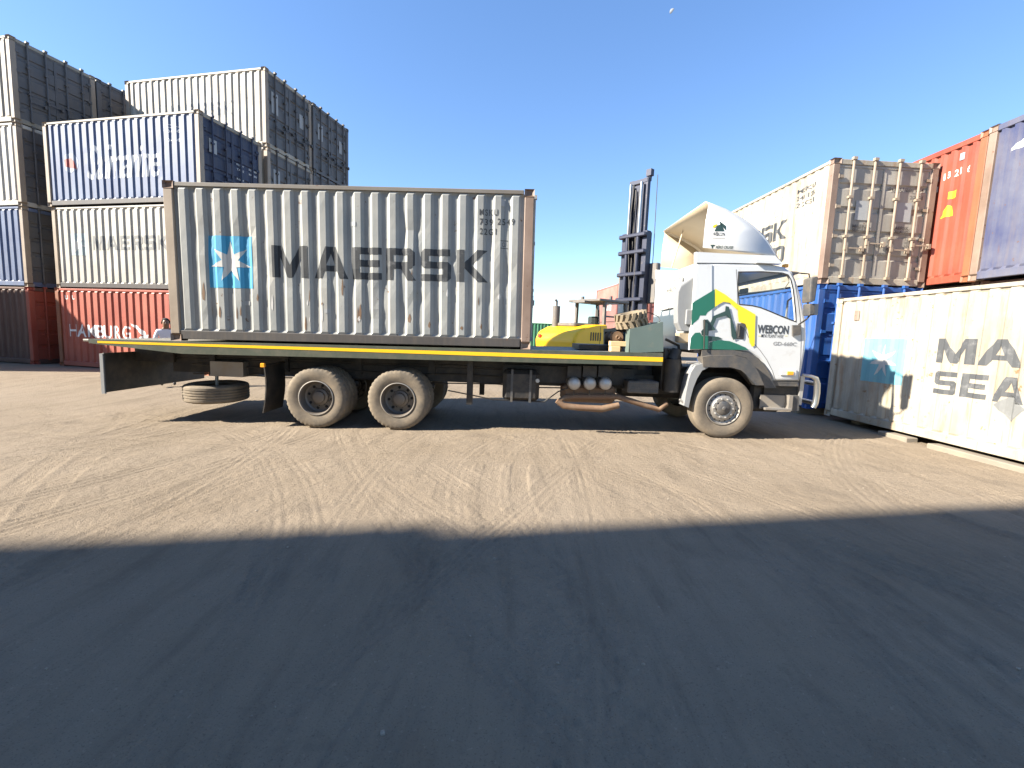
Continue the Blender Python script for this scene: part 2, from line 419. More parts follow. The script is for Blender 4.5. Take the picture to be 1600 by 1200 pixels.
def container(label, x, y, z0, yaw, H=2.591, wallm=None, postm=None, railm=None, doorm=None, barm=None, doors=True, seed=0, dents=6, amp=.012, group=None,
              detail=True, name='shipping_container', basem=None, n=20, near_only=False):
    """origin at the left end of the near long side; x runs along the length, doors at the far x end"""
    postm = postm or wallm; railm = railm or wallm; doorm = doorm or wallm; barm = barm or doorm; basem = basem or railm
    T = thing(name, label, 'container', (x, y, z0), (0, 0, yaw), group)
    zt = H-.075; zb = .165
    W = Wall(POST, CL-POST, zb, zt, n, .036, seed, dents, amp)
    kw = ('w', H, seed, dents, amp, n)
    wm = cmesh(kw, lambda: W.mb().mesh('side_wall'))
    obj('side_wall', wm, wallm, T, (0, .010, 0))
    w2 = obj('side_wall', wm, wallm, T, (CL, CW-.010, 0), (0, 0, math.pi))
    E_ = Wall(POST, CW-POST, zb, H-.09, 9, .045, seed+50, 3, .01)
    obj('end_wall', cmesh(('e', H, seed), lambda: E_.mb().mesh('end_wall')), wallm, T, (.012, CW, 0), (0, 0, -math.pi/2))
    def pst():
        b = MB(); b.cbox(0, POST, 0, POST, .118, H-.118, .012); return b.mesh('corner_post')
    pm = cmesh(('p', H), pst)
    for px in (0, CL-POST):
        for py in (0, CW-POST): obj('corner_post', pm, postm, T, (px, py, 0))
    cmm = cmesh('cast', casting_mesh)
    for cx_, cy_, r in ((-.003, -.003, 0), (CL+.003, -.003, math.pi/2), (CL+.003, CW+.003, math.pi), (-.003, CW+.003, -math.pi/2)):
        for cz in (0, H-.118+.004):
            # castings are nearly square: turn them about the corner
            obj('corner_casting', cmm, postm, T, (cx_, cy_, cz), (0, 0, r))
    def rail(a, b_, c_, d, e, f_):
        return lambda: MB().cbox(a, b_, c_, d, e, f_, .008).mesh('rail')
    for yy in (0, CW-.07):
        obj('top_rail', cmesh(('tr', H), rail(.17, CL-.17, 0, .07, H-.08, H-.012)), railm, T, (0, yy+(.004 if yy == 0 else -.004), 0))
        obj('bottom_rail', cmesh('br', rail(.17, CL-.17, 0, .08, .03, .175)), basem, T, (0, yy+(.004 if yy == 0 else -.014), 0))
    for xx in (0, CL-.09):
        obj('end_rail', cmesh(('er', H), rail(0, .09, .155, CW-.155, H-.125, H-.014)), railm, T, (xx+(.004 if xx == 0 else -.004), 0, 0))
        obj('end_sill', cmesh('es', rail(0, .09, .155, CW-.155, .02, .165)), basem, T, (xx+(.004 if xx == 0 else -.004), 0, 0))
    obj('roof', cmesh(('rf', H), lambda: roof_mesh(H)), wallm, T)
    obj('floor', cmesh('fl', lambda: MB().box(.10, CL-.10, .09, CW-.10, .10, .15).mesh('floor')), basem, T)
    if doors:
        wd = (CW-2*POST)/2-.004
        for k in (0, 1):
            D = obj('door', cmesh(('d', H), lambda: door_mesh(H, wd)), doorm, T, (CL-.035, POST+.002+k*(wd+.004), .168))
            if detail:
                for q in (.27, .73):
                    obj('locking_bar', cmesh(('lb', H), lambda: bar_mesh(H)), barm, D, (.055, wd*q, .02))
                    obj('door_handle', cmesh('hd', handle_mesh), barm, D, (.075, wd*q, .62+.12*(q > .5)), (0, 0, 0) if q < .5 else (0, 0, 0))
                    if q > .5: pass
                for i in range(4):
                    obj('hinge', cmesh('hg', hinge_mesh), barm, D, (.028, -.005 if k == 0 else wd+.005, .25+i*(H-.8)/3), (0, 0, 0 if k == 1 else math.pi))
    T['H'] = H
    return T, W, E_
def roof_mesh(H):
    b = MB(); P = corr(.18, CL-.18, 16, .02, .3, .2); vs = [(a, yy, H-.02-d) for a, d in P for yy in (.06, CW-.06)]
    b.add(vs, [(2*i, 2*i+1, 2*i+3, 2*i+2) for i in range(len(P)-1)]); return b.mesh('roof')
def wprint(T, W, d2, M, name='lettering', off=.004):
    return obj(name, W.decal(d2, off), M, T, (0, .010, 0))
def eprint(T, E_, d2, M, name='lettering', off=.004):
    return obj(name, E_.decal(d2, off), M, T, (.012, CW, 0), (0, 0, -math.pi/2))
def dprint(T, d2, M, name='lettering'):
    """print on the doors: coordinates across the door end from its left post, seen from outside"""
    V, F = d2; b = MB(); b.add([(CL-.035+.016, a, z) for a, z in V], F); return obj(name, b.mesh('print'), M, T)

def ink(name, col, wear=.25, rough=.6):
    M, t, p = mat(name); v = coords(t); col = [x*.7 for x in col]
    c = mix(t, ramp(t, noise(t, v, 6, 6, .7), .62-.2*wear, .80), col, [x*.5+.14 for x in col])
    t.links.new(c, p.inputs['Base Color']); p.inputs['Roughness'].default_value = rough; return M
P_grey = paint('paint_pale_grey', (.52, .55, .54), .75, fade=(.62, .62, .57))
P_white = paint('paint_cream_white', (.74, .71, .62), .6, fade=(.84, .80, .69))
P_white2 = paint('paint_dirty_white', (.60, .54, .43), 1.25, fade=(.78, .71, .57), rustcol=(.34, .20, .10), spot=.95)
P_beige = paint('paint_beige', (.48, .43, .34), .5)
P_fadeblue = paint('paint_faded_blue', (.13, .20, .40), .4, fade=(.22, .30, .47))
P_navy = paint('paint_navy', (.035, .05, .115), .35)
P_blue = paint('paint_bright_blue', (.02, .135, .52), .12, fade=(.03, .17, .58))
P_dblue = paint('paint_worn_blue', (.09, .11, .25), .85, fade=(.20, .21, .28))
P_red = paint('paint_red', (.62, .12, .07), .3, fade=(.70, .17, .10))
P_orange = paint('paint_orange_red', (.52, .095, .05), .3, fade=(.56, .12, .065))
P_brown = paint('paint_dark_brown', (.22, .12, .09), .5)
P_dgrey = paint('paint_dark_grey', (.17, .17, .175), .5)
P_green = paint('paint_green', (.05, .30, .15), .3)
P_pink = paint('paint_salmon_red', (.75, .24, .18), .2, fade=(.80, .30, .24))
P_rustpost = paint('post_rusty_brown', (.40, .27, .20), .9, fade=(.50, .36, .28), vary=.25)
P_tanpost = paint('post_tan', (.52, .41, .30), .6, fade=(.60, .49, .37))
P_rail = paint('rail_grey_brown', (.30, .27, .23), .7)
P_orust = paint('post_orange_rust', (.45, .16, .07), .9)
P_drail = paint('rail_dark', (.10, .09, .085), .6)
K_dark = ink('print_weathered_grey', (.085, .09, .095), .45); K_black = ink('print_charcoal', (.035, .04, .045), .25); K_grey = ink('print_faded_grey', (.20, .205, .20), .5); K_white = ink('print_white', (.95, .95, .92), .1)
K_cyan = ink('print_sky_blue', (.06, .38, .62), .15); K_pcyan = ink('print_pale_blue', (.20, .50, .58), .35); K_star = ink('print_star_white', (.72, .71, .66), .25); K_yel = ink('print_yellow', (.75, .50, .02), .1)
K_paper = ink('placard_pale_grey', (.42, .43, .43), .2); K_redp = ink('print_red_flag', (.45, .10, .08), .3)
H0 = 2.591
# ---- the grey container riding on the truck
TY, TSL = 7.70, .0131
T, W, E_ = container('pale grey corrugated container with blue star square, loaded on the flatbed truck', -5.777, TY, 1.323, 0, H0, P_grey, P_rustpost, P_rail, seed=3, dents=48, amp=.021, basem=P_drail)
T.rotation_euler = (0, -TSL, 0); TRUCKBOX = T
for c_ in T.children:
    if c_.name.startswith('corner_post') and c_.location.x < 1:
        c_.material_slots[0].link = 'OBJECT'; c_.material_slots[0].material = P_tanpost
def tl(u, v_):
    q = aty(u, v_, TY); return q.x+5.777, q.z-1.323-TSL*(q.x+5.777)
def letters_fit(W, T, word, spans, z0, z1, M):
    ds = []
    for ch, (a, b_) in zip(word, spans): ds.append(block_word(ch, a, b_, z0, z1))
    wprint(T, W, join2d(*ds), M)
sp = [(tl(a, 412)[0], tl(b_, 412)[0]) for a, b_ in ((426, 482), (491, 544), (551, 597), (604, 651), (659, 706), (715, 764))]
zm0, zm1 = tl(600, 437)[1], tl(600, 387)[1]
letters_fit(W, T, 'MAERSK', sp, zm0, zm1, K_black)
sx0, sz0 = tl(327, 449); sx1, sz1 = tl(394, 369)
wprint(T, W, rect2d(sx0, sx1, sz0, sz1), K_cyan, 'star_square')
wprint(T, W, star2d((sx0+sx1)/2, (sz0+sz1)/2, .34, .135), K_star, 'star', .008)
for s_, a, b_, y_, h_ in (('MSKU', 752, 781, 331, 9), ('739', 752, 773, 346, 9.5), ('2549', 780, 807, 346, 9.5), ('22G1', 752, 778, 361, 9.5)):
    a0, zz = tl(a, y_); a1, _ = tl(b_, y_); wprint(T, W, text2d(s_, a0, a1, zz-.05, zz+.05, .01, 0, 1.2), K_black)
a0, zz = tl(785, 381); wprint(T, W, join2d(text2d('CU', a0+.02, a0+.08, zz-.04, zz+.03), rect2d(a0-.01, a0+.11, zz+.05, zz+.06), rect2d(a0-.01, a0+.11, zz-.07, zz-.06)), K_black)
a0, zz = tl(786, 317); wprint(T, W, rect2d(a0, a0+.07, zz-.05, zz+.06), K_paper, 'plate', .02)

sc = random.Random(21); K_rs = ink('rust_scrape', (.22, .13, .07), .4); K_wh = ink('bare_scrape', (.70, .68, .64), .3)
for k in range(26):
    j_ = sc.randrange(20); pt = (CL-2*POST)/20; a = POST+(j_+.5)*pt+sc.uniform(-.05, .05); z_ = sc.choice((sc.uniform(.22, .5), sc.uniform(.3, 1.25), sc.uniform(.6, 1.1))); h_ = sc.uniform(.03, .30); w__ = sc.uniform(.012, .045)
    wprint(T, W, poly2d([(a-w__*.5, z_), (a+w__*.3, z_-.02), (a+w__*.6, z_+h_*.4), (a+w__*.2, z_+h_), (a-w__*.2, z_+h_*.8), (a-w__*.7, z_+h_*.3)]), K_rs if k % 3 else K_wh, 'scrape', .0035)
for a, z_ in ((1.25, .62), (3.05, 1.95), (2.6, .52)): wprint(T, W, rect2d(a, a+.09, z_, z_+.07), K_paper, 'data_label', .005)
# ---- left stacks
LA = -.2201; LX, LYY = Vector((math.cos(LA), math.sin(LA), 0)), Vector((-math.sin(LA), math.cos(LA), 0))
def lp(o, l, d): return Vector((o[0], o[1], 0))+LX*l+LYY*d
L1o = (-15.29, 15.31)
T, W, E_ = container('red container lettered in white, at the bottom of the left front stack', *L1o, 0, LA, H0, P_red, P_orust, P_red, seed=11)
wprint(T, W, text2d('HAMBURG', .50, 3.05, 1.0, 1.42, .012), K_white); wprint(T, W, text2d('SÜD', 4.3, 5.4, 1.0, 1.42, .012), K_white)
wprint(T, W, poly2d([(3.05, 1.52), (3.30, 1.46), (3.62, 1.27), (3.75, 1.08), (3.66, 1.06), (3.40, 1.27)]), K_white, 'swallow_mark'); wprint(T, W, poly2d([(3.30, .98), (3.50, 1.12), (3.8, 1.18), (3.74, .96)]), K_white, 'swallow_mark')
wprint(T, W, text2d('U', .38, .50, 2.22, 2.36, .02), K_white); wprint(T, W, text2d('U', .68, .80, 2.22, 2.36, .02), K_white)
T, W, E_ = container('cream container with faded dark letters, middle of the left front stack', *lp(L1o, .02, .05)[:2], H0+.004, LA, H0, P_white, P_tanpost, P_white, basem=P_drail, seed=12)
wprint(T, W, block_word('MAERSK', 1.62, 4.65, 1.22, 1.66), K_grey)
wprint(T, W, rect2d(.7, 1.35, 1.05, 1.75), ink('print_ghost_blue', (.42, .50, .50), .5), 'star_square'); wprint(T, W, star2d(1.02, 1.4, .30, .12), K_star, 'star', .008)
T, W, E_ = container('faded blue container with white script lettering, on top of the left front stack', *lp(L1o, -.03, .0)[:2], 2*H0+.008, LA, H0, P_fadeblue, P_tanpost, P_beige, P_navy, basem=P_drail, seed=13)
wprint(T, W, text2d('Safmarine', 1.75, 4.55, .78, 1.80, .006, .35), K_white)
wprint(T, W, disc2d(1.05, 1.32, .30), ink('print_dim_disc', (.30, .36, .46), .4), 'round_mark'); wprint(T, W, poly2d([(.82, 1.42), (1.1, 1.48), (1.22, 1.35), (1.28, 1.12), (1.05, 1.18), (.86, 1.2)]), K_redp, 'flag_mark', .008)
for z_ in (2.2, 2.05, 1.8): wprint(T, W, text2d('SCZU' if z_ > 2.1 else '70426', 4.75, 5.35, z_-.05, z_+.05, .01), K_white)
dprint(T, rect2d(.35, .62, 1.55, 1.95), K_paper, 'placard')
for z_, s_ in ((1.55, 'MAX WT'), (1.40, 'TARE'), (1.1, 'NET'), (.95, 'CU CAP')): dprint(T, text2d(s_, 1.36, 1.66, z_-.03, z_+.03), K_white); dprint(T, text2d('30 480', 1.85, 2.2, z_-.03, z_+.03), K_white)
Bo = lp(L1o, 0, 2.438+.22)
for lev in range(4):
    for row in range(2):
        q = lp(Bo, rnd.uniform(-.03, .03)+(.03 if row else 0), row*(CW+.03))
        if lev < 2:
            lab, grp = 'container low in the back left stack, hidden behind the front stack', 'hidden containers of the back left stack'
        else:
            grp = None
            lab = {(2, 0): 'grey container under the top one in the back left stack, nearer row', (3, 0): 'whitish container with grey doors on top of the back left stack, nearer row',
                   (2, 1): 'dark grey container under the top one in the back left stack, farther row', (3, 1): 'dark grey container on top of the back left stack, farther row, blue corner edge'}[lev, row]
        wm = [P_red, P_white2, P_white2, P_white2][lev] if row == 0 else [P_dgrey, P_brown, P_dgrey, P_dgrey][lev]
        T, W, E_ = container(lab, *q[:2], lev*(H0+.004), LA, H0, wm, P_tanpost if row == 0 else P_dgrey, wm, P_dgrey if lev > 1 else wm, P_drail, seed=14+lev, group=grp, detail=lev > 1)
        if lev == 3 and row == 0:
            wprint(T, W, block_word('MAERSK', 1.55, 4.7, 1.15, 1.6), K_grey)
        if lev > 1:
            dprint(T, rect2d(.30, .62, 1.25+.1*row, 1.95), K_paper, 'placard'); dprint(T, rect2d(1.75, 2.05, 1.35, 1.85), K_paper, 'placard'); dprint(T, text2d('MSKU 7429', 1.4, 2.2, 2.12, 2.2), K_black)
            dprint(T, text2d('30 480', 1.45, 1.75, .75, .82), K_black); dprint(T, text2d('2 200', 1.45, 1.75, .62, .69), K_black)
L0o = Vector((-16.17, 15.33, 0))-LX*CL
for lev in range(4):
    for row in range(2):
        q = lp(L0o, rnd.uniform(-.02, .02), row*(CW+.04))
        wm = [P_brown, P_fadeblue, P_white, P_beige][lev] if row == 0 else [P_red, P_dgrey, P_dgrey, P_dgrey][lev]
        if row == 0: lab = ['dark brown container on the ground at the left picture edge', 'blue container second from the ground at the left picture edge', 'white container third from the ground at the left picture edge', 'beige container topmost of the stack at the left picture edge'][lev]; grp = None
        else: lab, grp = ['red container on the ground in the farther row of the leftmost stack', 'dark grey container second from the ground in the farther row of the leftmost stack', 'dark grey container third from the ground in the farther row of the leftmost stack', 'dark grey container topmost in the farther row of the leftmost stack'][lev], None
        T, W, E_ = container(lab, *q[:2], lev*(H0+.004), LA, H0, wm, [P_red, P_tanpost, P_tanpost, P_tanpost][lev] if row == 0 else wm, wm, [P_red, P_dgrey, P_dgrey, P_dgrey][lev], seed=11+lev, group=grp)
# a pair of stacked containers further left, outside the picture, whose shadow falls on the red one
O0 = Vector((-19.7, 14.08, 0)) - LX*CL - LYY*(CW+.05)
for lev in range(2):
    container('container in the low pile just outside the left picture edge', *lp(O0, 0, 0)[:2], lev*(H0+.004), LA, H0, P_dgrey, seed=11, detail=False, group='low pile outside the left picture edge')

# ---- right stacks
SA = .0377; RR = -math.pi/2+SA
T, W, E_ = container('rusty white container on the ground at right, star square and two rows of letters', 7.084, 10.205, .10, RR, H0, P_white2, P_white2, P_white2, seed=21, dents=14, amp=.02, basem=P_white2)
SO_ = Vector((7.084, 10.205, .10)); SD_ = Vector((math.cos(RR), math.sin(RR), 0)); SN_ = Vector((math.sin(RR), -math.cos(RR), 0))
def sw(u, v_):
    d = pray(u, v_); o_ = Vector((0, 0, CH)); q = o_+d*((SO_-o_).dot(SN_)/d.dot(SN_)); return (q-SO_).dot(SD_), q.z-SO_.z
a0, a1 = sw(1347, 563)[0], sw(1411, 563)[0]; q0, q1 = sw(1380, 599)[1], sw(1380, 529)[1]
wprint(T, W, rect2d(a0, a1, q0, q1), K_pcyan, 'star_square'); wprint(T, W, star2d((a0+a1)/2, (q0+q1)/2, .33, .115), K_star, 'star', .008)
m0, m1 = sw(1461, 548)[0], sw(1521, 548)[0]; k_ = (m1-m0)/1.16; zA, zB = sw(1490, 568)[1], sw(1490, 529)[1]
wprint(T, W, block_word('MAERSK', m0, m0+k_*(1.16+1.12+.95+.98+.98+1.02+5*.12), zA, zB, .12), K_dark)
m0, m1 = sw(1455.5, 600)[0], sw(1489.5, 600)[0]; k_ = (m1-m0)/.98; zA, zB = sw(1480, 617)[1], sw(1480, 581)[1]
wprint(T, W, block_word('SEALAND', m0, min(5.85, m0+k_*(.98+.95+1.12+.9+1.12+1.05+1.0+6*.30)), zA, zB, .26), K_dark)
wprint(T, W, poly2d([sw(1551, 632), sw(1576, 660), sw(1600, 640), sw(1577, 617)]), K_grey, 'hazard_diamond'); wprint(T, W, rect2d(.55, .66, 2.1, 2.3), P_rustpost, 'plate', .02)
def sleeper(x0, x1, y0, y1, z1, lab):
    b = MB(); b.cbox(x0, x1, y0, y1, -.03, z1, .01); o = obj('timber_sleeper', b.mesh('timber_sleeper'), M_wood); tag(o, lab, 'timber', 'timber sleepers under the right containers'); return o
M_wood = plain('weathered_timber', (.20, .155, .105), .85, vary=.3, dirt=.2, bmp=.4, bscale=14)
M_conc = plain('pale_concrete_beam', (.19, .165, .13), .9, vary=.2, dirt=.4)
for (y0_, y1_, lab_) in ((8.0, 8.62, 'short pale concrete beam under the edge of the white container at right'), (4.3, 7.62, 'long pale concrete beam under the edge of the white container at right')):
    b = MB(); b.cbox(6.98, 7.20, y0_, y1_, -.03, .075, .012); o = obj('concrete_beam', b.mesh('concrete_beam'), M_conc, None, ((8.0-y0_)*.0, 0, 0)); tag(o, lab_, 'beam')
    o.rotation_euler = (0, 0, SA); c0_ = Vector((7.09, (y0_+y1_)/2, 0)); o.location = c0_-Matrix.Rotation(SA, 3, 'Z') @ c0_ + Vector((.038*(10.2-c0_.y), 0, 0))
for i, yy in enumerate((9.75, 7.3, 4.5)): sleeper(7.45, 9.5, yy-.12, yy+.12, .10, ['timber sleeper under the far end of the white container at right', 'timber sleeper under the middle of the white container at right', 'timber sleeper under the near end of the white container at right'][i])
bx, by = 6.95, 10.64
def ro(x, y): return (x+math.sin(-SA)*0+CL*math.sin(SA)*-1, y+CL*math.cos(SA))    # origin = far end of the left side
T, W, E_ = container('bright blue high container with shaded doors, under the rusty white one behind the cab', *ro(bx, by), .16, RR, 2.896, P_blue, P_blue, P_blue, seed=22)
for i, yy in enumerate((11.0, 13.6, 16.3)): sleeper(6.9-(yy-10.6)*.035, 9.4-(yy-10.6)*.035, yy-.12, yy+.12, .16, 'timber sleeper under the %s of the bright blue container' % ('near end', 'middle', 'far end')[i])
T, W, E_ = container('rusty white container with closed shaded doors, stacked on the bright blue one', *ro(bx+.02, by+.0), 3.062, RR, 2.743, P_white2, P_rustpost, P_white2, paint('paint_grey_doors', (.56, .52, .45), .7), P_tanpost, seed=23, dents=10, amp=.02)
wprint(T, W, block_word('MAERSK', .9, 4.5, 1.32, 1.80), K_black); wprint(T, W, block_word('SEALAND', .9, 4.5, .72, 1.15), K_black)
for s_, z_ in (('MSKU', 2.35), ('248 126', 2.18), ('22G1', 2.01)): wprint(T, W, text2d(s_, 4.85, 5.5, z_-.05, z_+.06, .01), K_black)
M_dat = ink('print_door_data', (.10, .095, .09), .5)
dprint(T, text2d('MSKU 248 254', 1.36, 2.15, 2.10, 2.19, .01), M_dat); dprint(T, text2d('22G1', 1.85, 2.15, 1.94, 2.02, .01), M_dat)
for a in (.40, 1.30):
    dprint(T, rect2d(a+.22, a+.62, 1.44, 1.86), K_paper, 'placard'); dprint(T, join2d(text2d('MAERSK', a+.20, a+.62, 1.27, 1.34, .02), text2d('SEALAND', a+.20, a+.62, 1.18, 1.25, .02)), M_dat)
for k in range(5): dprint(T, join2d(text2d('KGS', 1.45, 1.6, .80+k*.08, .85+k*.08), text2d('30480', 1.85, 2.1, .80+k*.08, .85+k*.08)), M_dat)
RX = 9.48
T, W, E_ = container('orange red high container, yellow warning signs on its end, beside the white doors', RX, 9.80, 3.10, SA*.3, 2.896, P_orange, P_orust, P_orange, seed=24)
T.scale.z = 1.05
eprint(T, E_, text2d('CAIU 8 1 8 2 1 6', .9, 2.12, 2.22, 2.36, .02), K_white); eprint(T, E_, rect2d(1.0, 1.45, 2.0, 2.12), K_white, 'plate')
eprint(T, E_, rect2d(1.72, 1.9, 1.78, 1.93), K_yel, 'warning_label'); eprint(T, E_, poly2d([(1.55, 1.42), (1.86, 1.42), (1.80, 1.62), (1.74, 1.66)]), K_yel, 'warning_triangle')
eprint(T, E_, rect2d(1.86, 1.98, 2.5, 2.64), K_paper, 'plate', .015)
T, W, E_ = container('worn blue high container with white bird mark, at the top right picture edge', RX-.02, 9.80-CW-.06, 3.10, SA*.3, 2.896, P_dblue, P_rustpost, P_dblue, seed=25)
T.scale.z = 1.05
eprint(T, E_, poly2d([(.42, 2.30), (.62, 2.46), (.9, 2.52), (1.3, 2.75), (1.25, 2.45), (.9, 2.30), (.7, 2.32)]), K_white, 'bird_mark')
for i, yy in enumerate((9.80, 9.80-CW-.06)):
    container('container on the ground hidden behind the white one at right', RX+.26, yy, .20, SA*.3, 2.896, P_brown, seed=24, detail=False, group='hidden lower containers at right')

# ---- the tall stack behind and left of the photographer: it throws the shadow across the foreground
KA = math.atan(.207)
kx, ky = Vector((math.cos(KA), math.sin(KA), 0)), Vector((-math.sin(KA), math.cos(KA), 0))
Ko = Vector((-5.0, 2.38+.207*-5.0, 0))
for lev in range(4):
    for cidx in range(3):
        for row in range(2):
            q = Ko - kx*((cidx+1)*(CL+.05)) - ky*((row+1)*(CW+.03)) + ky*(0, -.02, .13)[cidx]
            hc = (cidx == 1 and lev == 3) or (cidx == 2 and lev >= 2)
            container('container in the tall stack behind the photographer', q.x, q.y, lev*(H0+.004)+(.305 if cidx == 2 and lev == 3 else 0), KA, 2.896 if hc else H0, (P_dgrey, P_navy, P_brown)[(lev+cidx+row) % 3], seed=11, detail=False, group='tall stack behind the photographer')

# ---- far containers
gq = aty(833, 503, 40)
for i in range(2):
    T, W, E_ = container(['green container in the far row, seen between truck load and forklift', 'second green container in the far row, mostly behind the forklift'][i], -.5+i*6.2, 40+i*.3, 0, 0, H0+.05, P_green, seed=11, detail=False)
pk = atz(966, 443, 5.79); pl = atz(920, 458, 5.79); pyaw = math.atan2(pl.y-pk.y, pl.x-pk.x)
for lev in range(2):
    for k in range(2):
        # length runs away from the corner to the far left
        d = Vector((math.cos(pyaw), math.sin(pyaw), 0)); nrm = Vector((d.y, -d.x, 0)); q = Vector((pk.x, pk.y, 0))+d*CL + nrm*(k*(CW+.08))
        T, W, E_ = container([['salmon red container at the bottom of the far stack behind the forklift', 'salmon red container with white marks on top of the far stack, nearest the mast'], ['red container at the bottom of the far stack, behind the mast', 'red container on top of the far stack, behind the mast']][k][lev], q.x, q.y, lev*2.9, pyaw+math.pi, 2.896, P_pink, P_red if k == 0 else P_pink, P_pink, seed=11, detail=False)
        if lev == 1 and k == 0: wprint(T, W, join2d(*[poly2d([(a, .9), (a+.2, .9), (a+.2+sh, 1.6+h), (a+sh, 1.6+h)]) for a, sh, h in ((2.7, -.3, .1), (3.3, .3, -.2), (3.9, .15, .2), (4.3, .1, .3))]), K_white, 'white_mark')

# ================================================================ THE TRUCK
TR = thing('flatbed_truck', 'white and green flatbed truck carrying the pale grey container', 'truck', (3.62, 8.9, 0), (0, -TSL, 0))
TRI = (Matrix.Translation((3.62, 8.9, 0)) @ Matrix.Rotation(-TSL, 4, 'Y')).inverted()
def tp(name, b, M, parent=None, sm=None, world=True):
    me = b.mesh(name, TRI if world else None)
    if sm: smooth(me, sm)
    return obj(name, me, M, parent or TR)
def px(Y, *pts): return [aty(u, v_, Y) for u, v_ in pts]
M_olive = plain('bed_olive_green', (.055, .065, .045), .5, dirt=.45, vary=.25, dirtcol=(.14, .12, .085))
M_bedtop = plain('bed_deck_steel', (.12, .12, .10), .6, dirt=.5)
M_yel = plain('reflective_yellow', (.80, .46, .01), .4, vary=.06)
M_blk = plain('chassis_black', (.018, .017, .016), .6, dirt=.5, dirtcol=(.10, .075, .05))
M_rub = plain('tyre_rubber', (.075, .066, .054), .85, dirt=.95, dirtcol=(.25, .195, .13), bmp=.2)
M_rub2 = plain('tyre_rubber_side', (.09, .078, .062), .85, dirt=1.0, dirtcol=(.26, .205, .14), bmp=.2)
M_steel = plain('rim_steel', (.33, .31, .28), .42, .55, dirt=.45)
M_alu = plain('bare_aluminium', (.40, .39, .37), .42, .45, vary=.08, dirt=.2)
M_chrome = plain('chrome', (.42, .42, .41), .28, .9, vary=.03, bmp=0)
M_cab = plain('cab_white_paint', (.52, .53, .53), .28, vary=.03, dirt=.06, coat=.4, bmp=0)
M_step = M_cab
M_inside = plain('fairing_inside_cream', (.50, .42, .30), .6, vary=.05)
M_dgp = plain('dark_grey_plastic', (.055, .057, .06), .55, dirt=.55, dirtcol=(.19, .15, .10))
M_gp = plain('grey_plastic', (.22, .225, .225), .55, dirt=.15)
M_livg = plain('livery_green', (.012, .115, .075), .35, vary=.05, bmp=0); M_livy = plain('livery_yellow', (.72, .55, .02), .35, vary=.05, bmp=0)
M_livd = plain('livery_dark_print', (.025, .055, .05), .4, vary=.05, bmp=0); M_txt = plain('livery_charcoal_print', (.05, .055, .06), .4, bmp=0)
M_glass = glass('window_glass', (.88, .90, .89)); M_brown = plain('exhaust_rust', (.16, .095, .055), .8, dirt=.3)
M_int = plain('cab_interior_grey', (.12, .12, .12), .8); M_orangel = plain('amber_lens', (.85, .35, .03), .2, bmp=0); M_redl = plain('red_lens', (.5, .03, .02), .2, bmp=0)
def bz(x): return 1.323+TSL*(x+5.777)                    # deck height along the bed (world)
BY = 7.62; BYF = 10.18
# bed: side fascia with a tapering tail, deck, cross members
def fascia(y0, y1, name='bed_side_rail'):
    b = MB(); xs = [-7.10, -6.3, 2.50]
    top = [(x, y0, bz(x)-(.006)) for x in xs]; bot = [(2.50, y0, bz(2.5)-.215), (-5.55, y0, bz(-5.55)-.215), (-7.10, y0, bz(-7.1)-.075)]
    b.prism(top+bot, 0, y1-y0); return b
rl = tp('bed_side_rail', fascia(BY, BY+.09), M_olive); tp('bed_side_rail', fascia(BYF-.09, BYF), M_olive)
b = MB(); b.prism([(-6.95, BY-.004, bz(-6.95)-.035), (2.503, BY-.004, bz(2.5)-.075), (2.503, BY-.004, bz(2.5)-.15), (-6.95, BY-.004, bz(-6.95)-.07)], 0, .003); tp('yellow_stripe', b, M_yel)
b = MB(); b.prism([(-7.06, BY+.09, bz(-7.06)-.012), (2.49, BY+.09, bz(2.49)-.012), (2.49, BY+.09, bz(2.49)-.06), (-7.06, BY+.09, bz(-7.06)-.06)], 0, BYF-BY-.18); tp('bed_deck', b, M_bedtop)
b = MB(); b.cbox(-7.20, -7.10, BY, BYF, bz(-7.1)-.05, bz(-7.1)-.01, .008); tp('tail_edge', b, M_steel)
for i in range(9):
    b = MB(); x = -5.4+i*.95; b.box(x, x+.08, BY+.09, BYF-.09, bz(x)-.20, bz(x)-.062); tp('cross_member', b, M_blk)
for y0 in (8.42, 9.30):
    b = MB(); b.box(-6.3, 4.7, y0, y0+.08, .72, .98); tp('chassis_rail', b, M_blk)
    b = MB(); b.box(-6.9, 2.3, y0-.02, y0+.10, .99, 1.19); tp('bed_runner', b, M_blk)
# headboard box with sloping side, and what is fixed to the front of the bed
hb = px(7.72, (984.5, 514), (1036, 503), (1036.5, 549.5), (984, 551))
b = MB(); b.prism(hb, 0, .03); hbz = [q.z for q in hb]; hx0, hx1 = hb[0].x, hb[1].x
b.add([(hx0, 7.72, hb[3].z), (hx0, 7.72, hb[0].z), (hx0, 8.0, hb[0].z+.01), (hx0, 8.0, hb[3].z), (hx0+.03, 7.752, hb[3].z), (hx0+.03, 7.752, hb[0].z), (hx0+.03, 8.0, hb[0].z+.01), (hx0+.03, 8.0, hb[3].z)], [(0, 1, 2, 3), (4, 5, 6, 7), (1, 2, 6, 5), (2, 3, 7, 6), (0, 1, 5, 4)])
M_hb = plain('headboard_green_grey', (.10, .135, .12), .5, dirt=.2)
tp('headboard_side', b, M_hb)
b = MB(); b.prism(px(9.98, *[(q[0], q[1]) for q in ((0, 0),)]) and [(q.x, 9.98, q.z) for q in hb], 0, .03); tp('headboard_side', b, M_hb)
b = MB(); b.box(hx1-.04, hx1+.0, 7.752, 9.978, bz(2.4), hb[1].z); tp('headboard', b, M_hb)
